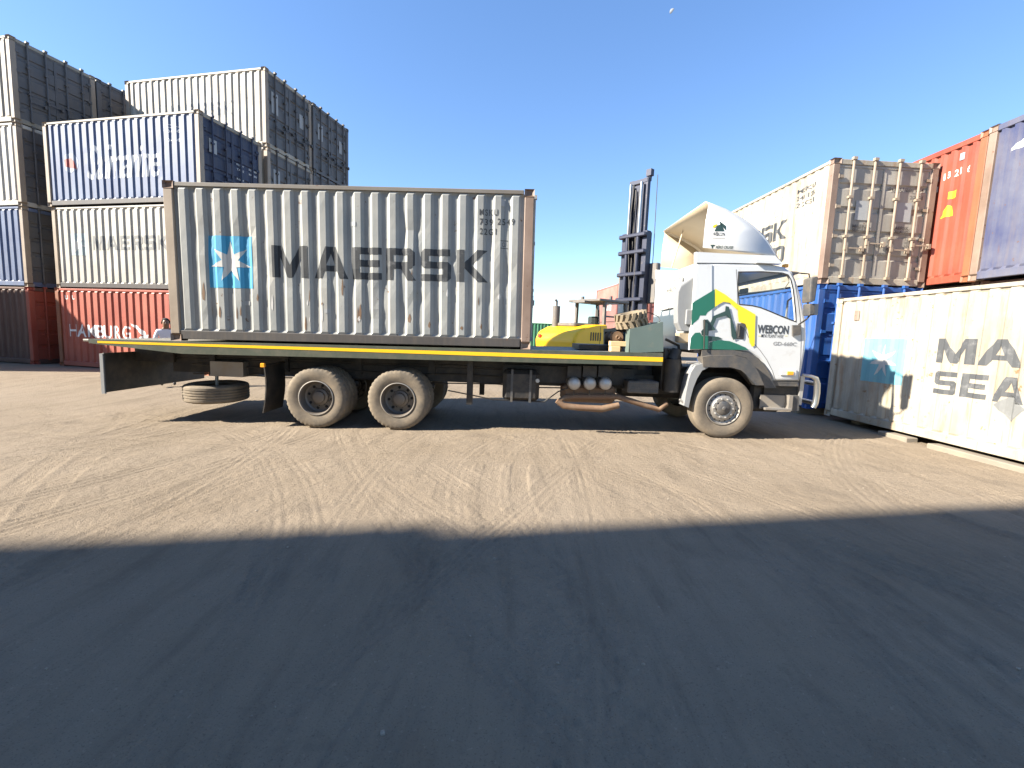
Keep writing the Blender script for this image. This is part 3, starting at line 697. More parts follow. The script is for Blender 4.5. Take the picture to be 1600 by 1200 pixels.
b = MB(); b.box(hx0-.75, hx0-.05, 8.35, 9.35, bz(1.5)-.0, bz(1.5)+.09); b.box(hx0-.10, hx0+.25, 8.3, 9.5, bz(2)+.34, bz(2)+.40); 
for yy in (8.32, 9.42): b.box(hx0-.08, hx0, yy, yy+.06, bz(2), bz(2)+.34)
tp('winch_frame', b, M_blk)
wc = aty(965, 527, 8.15)
b = MB(); b.lathe([(.0, 0), (.10, 0), (.105, .02), (.07, .03), (.07, .55), (.11, .57), (.11, .62), (0, .62)], 24, (wc.x, 8.15, wc.z)); b.lathe([(.0, -.004), (.03, -.03), (.035, 0)], 12, (wc.x, 8.15, wc.z)); tp('winch_drum', b, M_brown, sm=35)
b = MB(); b.cbox(wc.x-.115, wc.x+.115, 8.2, 8.24, bz(wc.x), wc.z+.10, .02); tp('winch_plate', b, M_brown)
# wheels
def tyre(R, wd, rr, lug, n=120):
    pr = [(rr, .03), (rr+.02, .005), (rr+.08, -.012), (R-.07, -.016), (R-.025, .0), (R-.004, .022)]
    for g_ in (.25, .42, .58, .75): pr += [(R, wd*g_-.012), (R-.014, wd*g_-.006), (R-.014, wd*g_+.006), (R, wd*g_+.012)]
    pr += [(R-.004, wd-.022), (R-.025, wd), (R-.07, wd+.016), (rr+.08, wd+.012), (rr+.02, wd-.005), (rr, wd-.03)]
    k0, k1 = 4, len(pr)-5
    def mod(k, j):
        if lug and (j in (4, 5, 6) or j in (k1, k1-1, k1-2)): return -.012 if (k % 3 == 0) else 0
        if lug and k0 < j < k1: return -.007 if ((k+j) % 3 == 0) else 0
        return 0
    return MB().lathe(pr, n, mod=mod)
def rim_rear():
    b = MB(); b.lathe([(.292, .03), (.298, .0), (.286, -.004), (.276, .012), (.27, .03), (.262, .17), (.235, .19), (.15, .185), (.145, .15), (.12, .14), (.10, .13), (0, .13)], 40)
    return b
def rim_front():
    b = MB(); b.lathe([(.292, .03), (.298, .0), (.286, -.004), (.275, .02), (.262, .045), (.248, .05), (.225, .03), (.205, .012), (.19, .010), (.18, .0), (.14, -.004), (.125, .0)], 40)
    return b
def holes(n, r, rad, y):
    b = MB()
    for i in range(n):
        a = 2*math.pi*(i+.5)/n; b.lathe([(0, 0), (rad, 0), (rad, .012)], 10, (r*math.sin(a), y, r*math.cos(a)))
    return b
def nuts(n, r, y, s=.014):
    b = MB()
    for i in range(n):
        a = 2*math.pi*(i+.25)/n; b.lathe([(0, -.03), (s*.8, -.03), (s, -.02), (s, 0)], 6, (r*math.sin(a), y, r*math.cos(a)))
    return b
M_rimd = plain('rear_rim_dark_dirty', (.13, .115, .10), .5, .3, dirt=.6, dirtcol=(.16, .125, .085))  # dirt, plus the shade of the deep dish put into the colour
M_holeshade = plain('hole_shade_black', (.008, .008, .008), .9, bmp=0)  # black discs on the rim: the dark of the hand holes painted as colour
meR = smooth(tyre(.525, .27, .29, True).mesh('tyre'), 35); meF = smooth(tyre(.525, .29, .29, False).mesh('tyre'), 35)
meRR = smooth(rim_rear().mesh('rim'), 35); meRF = smooth(rim_front().mesh('rim'), 35)
meHR = holes(8, .20, .026, .183).mesh('hand_hole_disc'); meHF = holes(16, .226, .013, .024).mesh('hand_hole_disc')
meNR = nuts(10, .165, .185).mesh('wheel_nut'); meNF = nuts(10, .162, .002).mesh('wheel_nut')
hubR = smooth(MB().lathe([(.0, .085), (.08, .085), (.10, .095), (.11, .14)], 24).mesh('hub'), 40)
hubF = smooth(MB().lathe([(.0, -.055), (.028, -.055), (.034, -.05), (.036, -.035), (.10, -.03), (.122, -.015), (.125, .02)], 28).mesh('hub'), 40)
meLip = smooth(MB().lathe([(.300, .012), (.301, -.006), (.288, -.010), (.282, .004), (.276, .035), (.270, .05)], 48).mesh('rim_lip'), 50)
meBk = MB().lathe([(.29, .1), (.2, .16), (0, .16)], 24).mesh('wheel_back')
def wheel(xw, yw, front, far=False, z=.525):
    loc = TRI @ Vector((xw, yw, 0)); loc.z = z
    w_ = obj('wheel', meRF if front else meRR, M_steel if front else M_rimd, TR, loc, (0, 0, math.pi) if far else (0, rnd.uniform(0, 6), 0))
    obj('tyre', meF if front else meR, M_rub2 if front else M_rub, w_)
    h_ = obj('hand_hole_disc', meHF if front else meHR, M_holeshade, w_); h_['kind'] = 'stuff'; h_ = obj('wheel_nut', meNF if front else meNR, M_alu if front else M_rimd, w_); h_['kind'] = 'stuff'
    obj('hub', hubF if front else hubR, M_dgp if front else M_rimd, w_)
    if not front: obj('rim_lip', meLip, M_steel, w_)
    return w_
XR1, XR2, XF = aty(494, 624, 7.7).x, aty(622, 628, 7.7).x, aty(1131, 641, 7.7).x
for xw in (XR1, XR2):
    wheel(xw, 7.70, False); wheel(xw, 8.32, False, True); wheel(xw, 9.48, False); wheel(xw, 10.10, False, True)
wheel(XF, 7.71, True); wheel(XF, 10.06, True, True)
for xw in (XR1, XR2, XF):
    b = MB(); b.tube([(xw, 7.95, .525), (xw, 9.85, .525)], .075, 12); b.lathe([(0, -.22), (.15, -.2), (.22, -.05), (.22, .05), (.15, .2), (0, .22)], 20, (xw, 8.9, .525)); tp('axle', b, M_blk, sm=40)
# spare wheel lying flat under the tail
sp_ = obj('spare_tyre', meF, M_rub, TR, TRI @ Vector((-5.45, 8.35, .22)) , (math.radians(90)+.02, 0, 0)); sp_.location.z = .36
obj('spare_rim', meRF, M_steel, sp_)
b = MB(); b.box(-5.5, -4.9, 8.25, 8.75, .68, .95); b.tube([(-5.45, 8.35, .35), (-5.45, 8.35, .95)], .03, 8); tp('spare_wheel_carrier', b, M_steel)
# rear panel, lights, mud flaps
b = MB(); b.cbox(-6.93, -6.89, 7.66, 10.14, .40, 1.07, .008); tp('rear_panel', b, M_blk)
b = MB(); b.box(-6.955, -6.90, 7.64, 7.68, .38, 1.06); tp('rear_panel_edge', b, M_gp)
for yy in (8.3, 9.44): b = MB(); b.box(-6.9, -6.2, yy, yy+.06, .9, 1.2); tp('rear_bracket', b, M_blk)
for yy in (7.8, 8.0, 9.7): 
    b = MB(); b.cbox(-6.97, -6.932, yy, yy+.16, .62, .76, .01); tp('tail_light', b, M_redl)
for ym in (7.70, 9.45):
    b = MB(); V = []
    for i in range(7):
        z = .14+i*.14; xx = -4.22+.05*math.sin(i*.5)-.02*(6-i)*.2
        V += [(xx, ym, z), (xx, ym+.65, z), (xx-.02, ym+.65, z), (xx-.02, ym, z)]
    F = [(4*i+a, 4*i+(a+1) % 4, 4*i+4+(a+1) % 4, 4*i+4+a) for i in range(6) for a in range(4)]
    b.add(V, F); tp('mud_flap', b, M_blk)
b = MB(); b.tube([(-4.2, 7.69, .96), (-4.2, 8.42, .98)], .018, 8); mb_ = tp('marker_bracket', b, M_blk); b = MB(); b.cbox(-4.25, -4.18, 7.64, 7.688, .93, 1.0, .008); tp('marker_lamp', b, M_orangel, mb_)
# underside: legs, fuel tank, air tanks, silencer, battery box
for xx in (-.62, ):
    q = px(7.95, (734, 596), (734, 632)); b = MB(); b.box(q[0].x-.05, q[0].x+.05, 7.95, 8.08, q[1].z, 1.15); tp('support_leg', b, M_blk)
for yy in (9.5,): b = MB(); b.box(-.68, -.58, yy, yy+.12, .35, 1.15); tp('support_leg', b, M_blk)
f0, f1 = aty(786, 582, 7.85), aty(842, 629, 7.85)
b = MB(); b.cbox(f0.x, f1.x, 7.86, 8.40, f1.z, f0.z+.05, .07); tp('fuel_tank', b, M_blk, sm=30)
for k in (.25, .75):
    xx = f0.x+(f1.x-f0.x)*k; b = MB(); b.box(xx-.02, xx+.02, 7.85, 8.41, f1.z-.008, f0.z+.058); tp('tank_strap', b, M_dgp)
b = MB(); b.lathe([(0, 0), (.035, 0), (.035, .04)], 14, (f1.x-.04, 7.83, f0.z-.12)); tp('tank_cap', b, M_alu, sm=30)
b = MB(); b.box(f0.x, 2.2, 8.2, 8.4, .80, 1.1); tp('hose_tray', b, M_blk)
for u in (898, 922.5, 947):
    q = aty(u, 600, 7.82); b = MB(); b.lathe([(0, -.035), (.05, -.03), (.09, -.012), (.108, .015), (.112, .04), (.112, .55), (.09, .6), (0, .62)], 28, (q.x, 7.84, q.z))
    at_ = tp('air_tank', b, M_alu, sm=50); b = MB(); b.tube([(q.x, 7.87, q.z-.10), (q.x, 7.86, q.z-.20)], .008, 6); tp('drain_valve', b, M_blk, at_, world=True)
    b = MB(); b.lathe([(.117, 0), (.117, .035)], 24, (q.x, 7.95, q.z)); b.box(q.x-.12, q.x+.12, 7.95, 7.98, q.z+.10, q.z+.3); tp('tank_bracket', b, M_blk, at_)
q = px(7.95, (872, 628), (882, 621), (900, 620), (935, 620), (965, 620), (985, 626), (1010, 634), (1030, 640), (1042, 630))
b = MB(); b.tube(q, [.04, .05, .05, .05, .05, .05, .05, .045, .045], 12); tp('exhaust_pipe', b, M_brown, sm=50)
q = px(7.80, (870, 626), (880, 634), (905, 637), (940, 639), (967, 633))
b = MB(); b.tube(q, [.045, .055, .055, .06, .05], 14); tp('exhaust_tail', b, M_brown, sm=50)
q = px(7.95, (880, 610), (962, 632)); b = MB(); b.cbox(q[0].x, q[1].x, 8.0, 8.5, q[1].z, q[0].z+.1, .05); tp('silencer', b, M_brown, sm=30)
q = px(7.85, (982, 595), (1029, 616)); b = MB(); b.cbox(q[0].x, q[1].x, 7.86, 8.3, q[1].z, q[0].z, .015)
for k in range(4): zz = q[1].z+.03+k*.045; b.box(q[0].x+.03, q[1].x-.03, 7.85, 7.862, zz, zz+.02)
tp('battery_box', b, M_dgp)
b = MB(); b.tube(px(7.9, (700, 610), (770, 624), (850, 628), (872, 612), (888, 606)), .012, 6); tp('air_hose', b, M_blk)
# gearbox, engine mass and the black clutter between bed and cab
b = MB(); b.cbox(2.0, 4.6, 8.55, 9.25, .55, 1.15, .08); tp('engine_block', b, M_blk)
b = MB(); b.cbox(2.62, 2.86, 8.0, 9.8, .75, 1.5, .03); tp('intercooler_panel', b, M_blk)
b = MB(); b.tube([(2.78, 7.95, .75), (2.78, 7.95, 1.32)], .14, 16); b.tube([(2.78, 7.95, 1.30), (2.85, 7.98, 1.48)], [.1, .09], 12); tp('air_cleaner', b, M_blk, sm=40)
b = MB(); b.tube(px(8.0, (1045, 545), (1052, 560), (1048, 590)), .03, 8); b.tube(px(8.1, (1040, 530), (1060, 540), (1064, 575)), .025, 8); tp('hoses', b, M_blk)
for k, (y_, z_) in enumerate(((8.38, .70), (8.36, .86), (8.40, 1.02))):
    b = MB(); b.tube([(-5.9+i*.8, y_, z_-TSL*(3-i)*.0+.02*math.sin(i*2.1+k)) for i in range(10)], .012, 6); tp('air_line', b, M_blk)
for k in range(6):
    b = MB(); x_ = -5.6+k*1.35; b.box(x_, x_+.12, 8.36, 8.415, .80, 1.15); tp('spring_bracket', b, M_blk)
for xw_ in (XR1, XR2):
    b = MB(); b.tube([(xw_-.5, 8.40, .62), (xw_, 8.40, .70), (xw_+.5, 8.40, .62)], .05, 8); tp('leaf_spring', b, M_blk)
b = MB(); b.cbox(4.2, 4.75, 7.95, 9.85, .45, .95, .05); tp('front_underframe', b, M_blk)

# ---- cab
CY, CF = 7.79, 10.01
CABO = [(1078, 547), (1080, 510), (1084, 470), (1088, 411), (1120, 410), (1150, 411), (1180, 411), (1205, 412.5), (1224, 416), (1239, 424), (1246, 440), (1251.5, 460), (1257, 485), (1260.5, 506), (1261, 530), (1258.5, 552), (1254, 578), (1250, 595.5),
        (1230, 595.5), (1208, 595), (1203, 583), (1196, 572), (1186, 560), (1170, 550.5), (1145, 546.5), (1110, 546.5)]
WIN = [(1154, 425), (1190, 424.5), (1222, 426.5), (1231, 429.5), (1235.5, 437), (1239, 452), (1241, 470), (1243, 490), (1243.5, 502.5), (1236, 500), (1222, 494.5), (1202, 486), (1188, 480.5), (1175, 477.5), (1155, 475.5), (1153, 450)]
cab_o = [aty(u, v_, CY) for u, v_ in CABO]; win_o = [aty(u, v_, CY) for u, v_ in WIN]
def inset(pts, d):
    n = len(pts); out = []
    ar = sum(pts[i].x*pts[(i+1) % n].z-pts[(i+1) % n].x*pts[i].z for i in range(n)); s_ = 1 if ar > 0 else -1
    for i in range(n):
        p0, p1, p2 = pts[i-1], pts[i], pts[(i+1) % n]
        e1 = Vector((p1.x-p0.x, p1.z-p0.z)).normalized(); e2 = Vector((p2.x-p1.x, p2.z-p1.z)).normalized()
        n1 = Vector((-e1.y, e1.x))*s_; n2 = Vector((-e2.y, e2.x))*s_; nn = n1+n2
        nn = nn/max(.35, nn.length_squared)*2 if nn.length > 1e-6 else n1
        out.append(Vector((p1.x+nn.x*d, p1.y, p1.z+nn.y*d)))
    return out
def ring(pts, y): return [Vector((p_.x, y, p_.z)) for p_ in pts]
def cab_side(y, sgn):
    """side panel with its window cut out; edges rounded over on to the shell"""
    b = MB(); R_ = .05
    inn = inset(cab_o, R_)
    outer = [Vector((p_.x, p_.z, 0)) for p_ in inn]; hole = [Vector((p_.x, p_.z, 0)) for p_ in win_o]
    vs = [(p_.x, y, p_.y) for p_ in outer]+[(p_.x, y, p_.y) for p_ in hole]
    b.add(vs, [tuple(q) for q in tessellate_polygon([outer, hole])])
    prev = ring(inn, y); n = len(inn)
    for k in (1, 2, 3):
        a = math.pi/2*k/3; cur = ring(inset(cab_o, R_*(1-math.sin(a))), y+sgn*R_*(1-math.cos(a)))
        b.add(prev+cur, [(i, (i+1) % n, n+(i+1) % n, n+i) for i in range(n)]); prev = cur
    # window reveal
    nw = len(win_o); b.add(ring(win_o, y)+ring(win_o, y+sgn*.05), [(i, (i+1) % nw, nw+(i+1) % nw, nw+i) for i in range(nw)])
    return b
cs = tp('cab_side_panel', cab_side(CY, 1), M_cab, sm=50); tp('cab_side_panel', cab_side(CF, -1), M_cab, sm=50)
b = MB(); n = len(cab_o)
WS = set(range(9, 13))                                    # outline edges that are the windscreen
i0, i1 = ring(cab_o, CY+.05), ring(cab_o, CF-.05)
b.add(i0+i1, [(i, (i+1) % n, n+(i+1) % n, n+i) for i in range(n) if i not in WS]); tp('cab_shell', b, M_cab, sm=50)
b = MB()
for i in WS: b.add([i0[i], i0[i+1], i1[i+1], i1[i]], [(0, 1, 2, 3)])
tp('windscreen', b, M_glass)
for yy in (CY+.03, CF-.03):
    b = MB(); wv = ring(inset(win_o, -.01), yy); b.add(wv, [tuple(q) for q in tessellate_polygon([[Vector((p_.x, p_.z, 0)) for p_ in wv]])]); tp('side_window', b, M_glass)
# black window seal and door shut lines
def outline(pts, wdt, y, M, name, closed=True, parent=None):
    b = MB(); a_ = inset(pts, -wdt/2); c_ = inset(pts, wdt/2); n_ = len(pts)
    b.add(ring(a_, y)+ring(c_, y), [(i, (i+1) % n_, n_+(i+1) % n_, n_+i) for i in range(n_ if closed else n_-1)]); return tp(name, b, M, parent)
outline(win_o, .018, CY-.003, M_blk, 'window_seal')
DOOR = [(1150.5, 421), (1152, 448), (1152.5, 478), (1160, 505), (1170, 528), (1188, 548), (1198, 562), (1207, 580), (1211, 593), (1228, 594), (1247.5, 594), (1251, 560), (1252, 520), (1250, 495), (1247, 470), (1241, 438), (1235, 426)]
door_o = [aty(u, v_, CY) for u, v_ in DOOR]
b = MB()
for i in range(len(door_o)-1):
    p0, p1 = door_o[i], door_o[i+1]; d = (p1-p0).normalized(); s_ = Vector((-d.z, 0, d.x))*.004
    b.add([p0-s_, p1-s_, p1+s_, p0+s_], [(0, 1, 2, 3)])
for i in range(len(b.v)): b.v[i] = (b.v[i][0], CY-.002, b.v[i][2])
tp('door_gap', b, M_dgp)
# door handle recess, side repeater lamp, kick plate
hq = px(CY, (1151, 505), (1165, 505), (1165, 530), (1151, 530))
b = MB(); b.cbox(hq[0].x, hq[1].x, CY-.012, CY+.01, hq[2].z, hq[0].z, .012); dh = tp('door_handle', b, M_dgp); b = MB(); b.cbox(hq[0].x+.035, hq[0].x+.06, CY-.035, CY-.014, hq[2].z+.04, hq[0].z-.03, .006); tp('grip', b, M_blk, dh)
lq = px(CY, (1219, 576), (1245, 576), (1245, 588), (1219, 588)); b = MB(); b.cbox(lq[0].x, lq[1].x, CY-.02, CY+.01, lq[2].z, lq[0].z, .015); lamp = tp('side_lamp_pod', b, M_cab)
lq = px(CY, (1229, 580), (1239, 580), (1239, 586), (1229, 586)); b = MB(); b.cbox(lq[0].x, lq[1].x, CY-.032, CY-.018, lq[2].z, lq[0].z, .006); tp('side_lamp', b, M_orangel, lamp)
cq = px(CY, (1237, 508), (1249, 508), (1249, 523), (1237, 525)); b = MB(); b.prism([Vector((q.x, CY-.04, q.z)) for q in cq], 0, .035); tp('mirror_mount', b, M_dgp)
# rear quarter pillar panel (slightly raised) and vertical grab rail
q = px(CY, (1089, 413), (1112, 413.5), (1112, 545), (1079, 545.5), (1084, 470)); b = MB(); b.prism([Vector((p_.x, CY-.012, p_.z)) for p_ in q], 0, .011); tp('rear_quarter_panel', b, M_cab)
b = MB(); b.tube([aty(1101, 500, CY-.05), aty(1100, 545, CY-.05)], .012, 8); b.tube([aty(1101, 500, CY-.05), aty(1101, 500, CY)], .012, 8); tp('grab_rail', b, M_blk)
# livery: green hill, yellow gable, excavator, lettering
def liv(pts, M, name='livery_graphic', off=.014, holes_=()):
    P_ = [aty(u, v_, CY-off) for u, v_ in pts]; V, F = tess([(p_.x, p_.z) for p_ in P_], [[(aty(u, v_, CY-off).x, aty(u, v_, CY-off).z) for u, v_ in h] for h in holes_])
    b = MB(); b.add([(a, CY-off, c_) for a, c_ in V], F); return tp(name, b, M)
z4 = lambda L: [(1040+a/4, 400+c_/4) for a, c_ in L]
liv(z4([(168, 292), (308, 208), (308, 320), (262, 352), (250, 372), (215, 372), (205, 395), (175, 420), (160, 440)]), M_livg)
liv(z4([(150, 582), (158, 510), (185, 480), (215, 478), (228, 500), (270, 500), (270, 582)]), M_livg)
liv(z4([(272, 540), (330, 525), (400, 532), (445, 548), (500, 572), (520, 588), (272, 583)]), M_livg)
liv(z4([(309, 204), (372, 240), (450, 300), (452, 338), (430, 322), (400, 292), (362, 286), (336, 300), (309, 318)]), M_livy)
liv(z4([(450, 302), (562, 366), (556, 560), (540, 568), (524, 540), (516, 470), (498, 424), (458, 412), (452, 370)]), M_livy)
liv(z4([(235, 400), (262, 396), (300, 440), (312, 462), (270, 468), (268, 498), (226, 496), (222, 470), (236, 455)]), M_livd, off=.017)
liv(z4([(268, 440), (300, 375), (372, 345), (376, 312), (396, 318), (412, 380), (405, 396), (380, 372), (318, 388), (296, 442)]), M_livd, off=.0155)
liv(z4([(404, 398), (412, 382), (438, 470), (444, 515), (424, 525), (412, 500)]), M_livd, off=.0155)
liv(z4([(262, 500), (330, 505), (360, 520), (330, 522), (272, 536), (271, 505)]), M_livd, off=.017)
def livtext(s, a, b_, M, bold=.02, off=.014, shear=0, spc=1):
    p0, p1 = aty(*a, CY-off), aty(*b_, CY-off); V, F = text2d(s, p0.x, p1.x, p0.z, p1.z, bold, shear, spc)
    sl_ = .004
    b = MB(); b.add([(x_, CY-off, z_) for x_, z_ in V], F); return tp('lettering', b, M)
livtext('WEBCON', (1183, 520.5), (1233, 509), M_txt, .035, .004)
livtext('MINI PLANT HIRE', (1189, 527), (1224.5, 523), M_txt, .005, .004, .2)
b = MB()
for u in (1184, 1226):
    p0, p1 = aty(u, 525.3, CY-.004), aty(u+5, 525, CY-.004); b.add([p0, p1, p1+Vector((0, 0, .006)), p0+Vector((0, 0, .006))], [(0, 1, 2, 3)])
tp('lettering_dash', b, M_livy)
livtext('GD-660C', (1208, 539.5), (1245, 535), M_gp, .01, .004, .1)
# fairing: open-backed wind deflector on the roof
FAIR = [(1091.5, 391.5), (1096, 350), (1102, 315), (1116, 319.5), (1133, 326), (1150, 335.5), (1166, 345), (1180, 356), (1192, 368), (1202, 381), (1210, 394), (1217, 406.5)]
fo = [aty(u, v_, CY+.06) for u, v_ in FAIR]
def fairing_side(y, sgn):
    b = MB(); R_ = .06; top = fo[2:]
    inn = [Vector((p_.x, y, p_.z)) for p_ in inset(fo, .045)]
    P_ = [Vector((p_.x, p_.z, 0)) for p_ in inn]; b.add([(p_.x, y, p_.y) for p_ in P_], [tuple(q) for q in tessellate_polygon([P_])])
    nn = len(fo); mid = ring(inset(fo, .012), y+sgn*.02); out = ring(fo, y+sgn*.06)
    idx = range(2, nn-1)
    b.add(inn+mid, [(i, i+1, nn+i+1, nn+i) for i in idx]); b.add(mid+out, [(i, i+1, nn+i+1, nn+i) for i in idx])
    return b
M2 = [M_cab, M_inside]
def solid(o, th=.018, off=-1):
    md = o.modifiers.new('solid', 'SOLIDIFY'); md.thickness = th; md.offset = off; md.material_offset = 1; md.material_offset_rim = 0; md.use_quality_normals = True
    return o
def orient(me, c):
    """faces outward from the point c"""
    bm = bmesh.new(); bm.from_mesh(me); c = TRI @ c
    for f in bm.faces:
        if f.normal.dot(f.calc_center_median()-c) < 0: f.normal_flip()
    bm.to_mesh(me); bm.free()
fc = Vector((fo[0].x+.5, 8.9, fo[0].z+.1))
f_ = tp('fairing_side', fairing_side(CY+.0, 1), M2, sm=50); orient(f_.data, fc); solid(f_)
f_ = tp('fairing_side', fairing_side(CF-.0, -1), M2, sm=50); orient(f_.data, fc); solid(f_)
b = MB(); nn = len(fo); a_ = ring(fo, CY+.06); c_ = ring(fo, CF-.06)
b.add(a_+c_, [(i, i+1, nn+i+1, nn+i) for i in range(2, nn-1)]); f_ = tp('fairing_top', b, M2, sm=50); orient(f_.data, fc); solid(f_)
# collar round the base of the fairing, and the little spoiler over the door
q = px(CY, (1088, 393.5), (1150, 397), (1211, 399.5), (1221, 410), (1221, 413), (1150, 411), (1088, 410.5))
for y0, y1 in ((CY-.004, CY+.10), (CF-.10, CF+.004)):
    b = MB(); b.prism([Vector((p_.x, 0, p_.z)) for p_ in q], y0, y1); tp('fairing_collar', b, M_cab)
b = MB(); b.prism([Vector((p_.x, 0, p_.z)) for p_ in px(CY-.05, (1180, 404.5), (1216, 406.5), (1219, 412), (1183, 410.5))], CY-.05, CY-.006); tp('rain_deflector', b, M_cab)
b = MB(); b.cbox(cab_o[3].x+.25, cab_o[3].x+1.0, CY+.15, CF-.15, cab_o[3].z-.0, cab_o[3].z+.06, .02); tp('roof_panel', b, M_cab)
# inner ribs of the fairing
for yy in (9.5,):
    b = MB(); b.tube([Vector((fo[0].x+.12, yy, fo[0].z-.05)), Vector((fo[2].x+.25, yy, fo[2].z-.1))], .014, 8); tp('fairing_stay', b, M_inside)
def fprint(pts, M, off=.004):
    b = MB(); P_ = [aty(u, v_, CY-off) for u, v_ in pts]; V, F = tess([(p_.x, p_.z) for p_ in P_]); b.add([(x_, CY-off, z_) for x_, z_ in V], F); return tp('fairing_logo', b, M)
zf = lambda L: [(1080+a/10.667, 310+c_/10.667) for a, c_ in L]
fprint(zf([(355, 455), (420, 425), (440, 440), (400, 480), (370, 500)]), M_livy); fprint(zf([(380, 545), (440, 450), (500, 420), (555, 545)]), M_livd)
fprint(zf([(470, 375), (580, 455), (578, 540), (520, 465), (470, 410)]), M_livd)
livtext('WEBCON', (1113.5, 368), (1133, 363), M_txt, .03, .004); livtext('AERO CRUISE', (1117.5, 388), (1146, 384.5), M_livd, .02, .004, .2)
fprint(zf([(310, 772), (400, 772), (385, 790), (365, 795), (350, 850), (335, 795)]), M_livd); fprint(zf([(345, 655), (570, 662), (570, 668), (345, 662)]), M_txt)
# rear wall sign panel, air intake snorkel
rx = cab_o[3].x-.012
def rearw(u, v_): d = pray(u, v_); q = Vector((0, 0, CH))+d*(rx/d.x); return q
pn = [rearw(u, v_) for u, v_ in ((1042, 443), (1068, 433), (1065, 478), (1033, 485), (1034.5, 470), (1039, 449))]
b = MB(); P2 = [Vector((p_.y, p_.z, 0)) for p_ in pn]; b.add([(rx-.016, p_.x, p_.y) for p_ in P2], [tuple(q) for q in tessellate_polygon([P2])]); tp('rear_sign_panel', b, plain('sign_cream', (.62, .58, .48), .5, bmp=0))
b = MB(); pc = sum((p_ for p_ in pn), Vector())/6
for i in range(6):
    p0, p1 = pn[i], pn[(i+1) % 6]; b.tube([(rx-.016, p0.y, p0.z), (rx-.016, p1.y, p1.z)], .009, 6)
tp('rear_sign_frame', b, M_gp)
def reartext(s, a, b_, M):
    p0, p1 = rearw(*a), rearw(*b_); V, F = text2d(s, 0, 1, 0, 1, .02); b = MB()
    b.add([(rx-.019, p0.y+(p1.y-p0.y)*x_, p0.z+(p1.z-p0.z)*z_) for x_, z_ in V], F); tp('lettering', b, M)
reartext('WEBCON', (1042, 459), (1060, 447), M_txt); reartext('MINI PLANT HIRE', (1041, 469), (1059, 465), M_txt); reartext('021 557 0777', (1039, 476), (1058, 471), M_txt)
sn = px(7.93, (1061, 518), (1056, 505), (1055.5, 480), (1057, 455), (1061, 446), (1073, 438), (1083, 430), (1082, 500), (1081, 518))
b = MB(); b.prism([Vector((p_.x, 0, p_.z)) for p_ in sn], 7.86, 8.06); sno = tp('air_intake_snorkel', b, M_gp)
bv = sno.modifiers.new('bev', 'BEVEL'); bv.width = .025; bv.segments = 2
b = MB(); q = px(7.93, (1069, 484), (1082, 484), (1081, 508), (1069, 508)); b.cbox(q[0].x, q[1].x, 7.82, 7.86, q[2].z, q[0].z, .012); tp('intake_grille', b, M_gp, sno)
q = px(7.95, (1058, 519), (1081, 519), (1080, 536), (1058, 534)); b = MB(); b.cbox(q[0].x, q[1].x, 7.88, 8.05, q[2].z, q[0].z, .02); tp('intake_joint', b, plain('dusty_rubber_duct', (.34, .27, .18), .8))
# wheel arch, fender and rear mudguard
def arch(outer, inner, y0, y1, name, M):
    o_ = [aty(u, v_, y0) for u, v_ in outer]; i_ = [aty(u, v_, y0) for u, v_ in inner]
    b = MB(); b.prism([Vector((p_.x, 0, p_.z)) for p_ in o_+i_[::-1]], y0, y1); return tp(name, b, M)
arch([(1098, 558), (1112, 555.5), (1150, 555.5), (1166, 559.5), (1176, 568), (1186, 583), (1194, 602)], [(1099, 573), (1118, 574), (1142, 574), (1158, 578.5), (1167, 586), (1174, 594), (1181, 602)], 7.66, 7.90, 'fender', M_dgp)
arch([(1097, 546.8), (1112, 546.8), (1146, 546.8), (1170, 551), (1186, 560.5), (1196, 572.5), (1203, 584), (1208, 598), (1213, 606)], [(1097, 557), (1112, 555), (1150, 555), (1166, 559), (1176, 568), (1185, 582), (1193, 601), (1195, 606), (1196, 606.5)], 7.77, 7.95, 'wheel_arch', M_dgp)
arch([(1098, 568), (1087, 571), (1080, 582), (1076, 595), (1072.5, 612), (1069, 634)], [(1107, 574.5), (1097, 579), (1089, 592), (1083, 607), (1079, 622), (1076, 637)], 7.68, 7.95, 'mudguard', M_gp)
b = MB(); b.tube(px(7.75, (1072, 566), (1092, 566), (1099, 570)), .012, 6); b.tube(px(7.75, (1062, 624), (1070, 631)), .02, 6); tp('mudguard_bracket', b, M_alu)
# sill, bumper, step, bull bar
q = px(7.80, (1198, 591), (1248, 592), (1248, 604), (1203, 603)); b = MB(); b.prism([Vector((p_.x, 0, p_.z)) for p_ in q], 7.815, 7.90); tp('door_sill', b, M_dgp)
q = px(7.86, (1196, 603), (1250, 604), (1250, 640), (1194, 640)); b = MB(); b.prism([Vector((p_.x, 0, p_.z)) for p_ in q], 7.90, 9.90); tp('bumper_core', b, M_blk)
q = px(7.80, (1192, 617.5), (1234, 617.5), (1234, 641), (1192, 641)); b = MB(); b.box(q[0].x, q[1].x, 7.87, 7.893, q[2].z, q[0].z); tp('step_back', b, plain('step_plate_grey_brown', (.22, .20, .17), .7, dirt=.5))  # grey-brown plate behind the step
b = MB(); b.cbox(q[3].x, q[2].x, 7.74, 7.93, q[2].z-.005, q[2].z+.035, .006); tp('step', b, M_steel)
q = px(7.78, (1233, 618), (1238.5, 618), (1236.5, 641), (1230, 641)); b = MB(); b.prism([Vector((p_.x, 0, p_.z)) for p_ in q], 7.76, 7.93); tp('step_bracket', b, M_steel)
q = px(7.78, (1239, 618.5), (1249, 618.5), (1249, 642), (1237, 642)); b = MB(); b.prism([Vector((p_.x, 0, p_.z)) for p_ in q], 7.79, 10.0); tp('front_bumper', b, M_dgp)
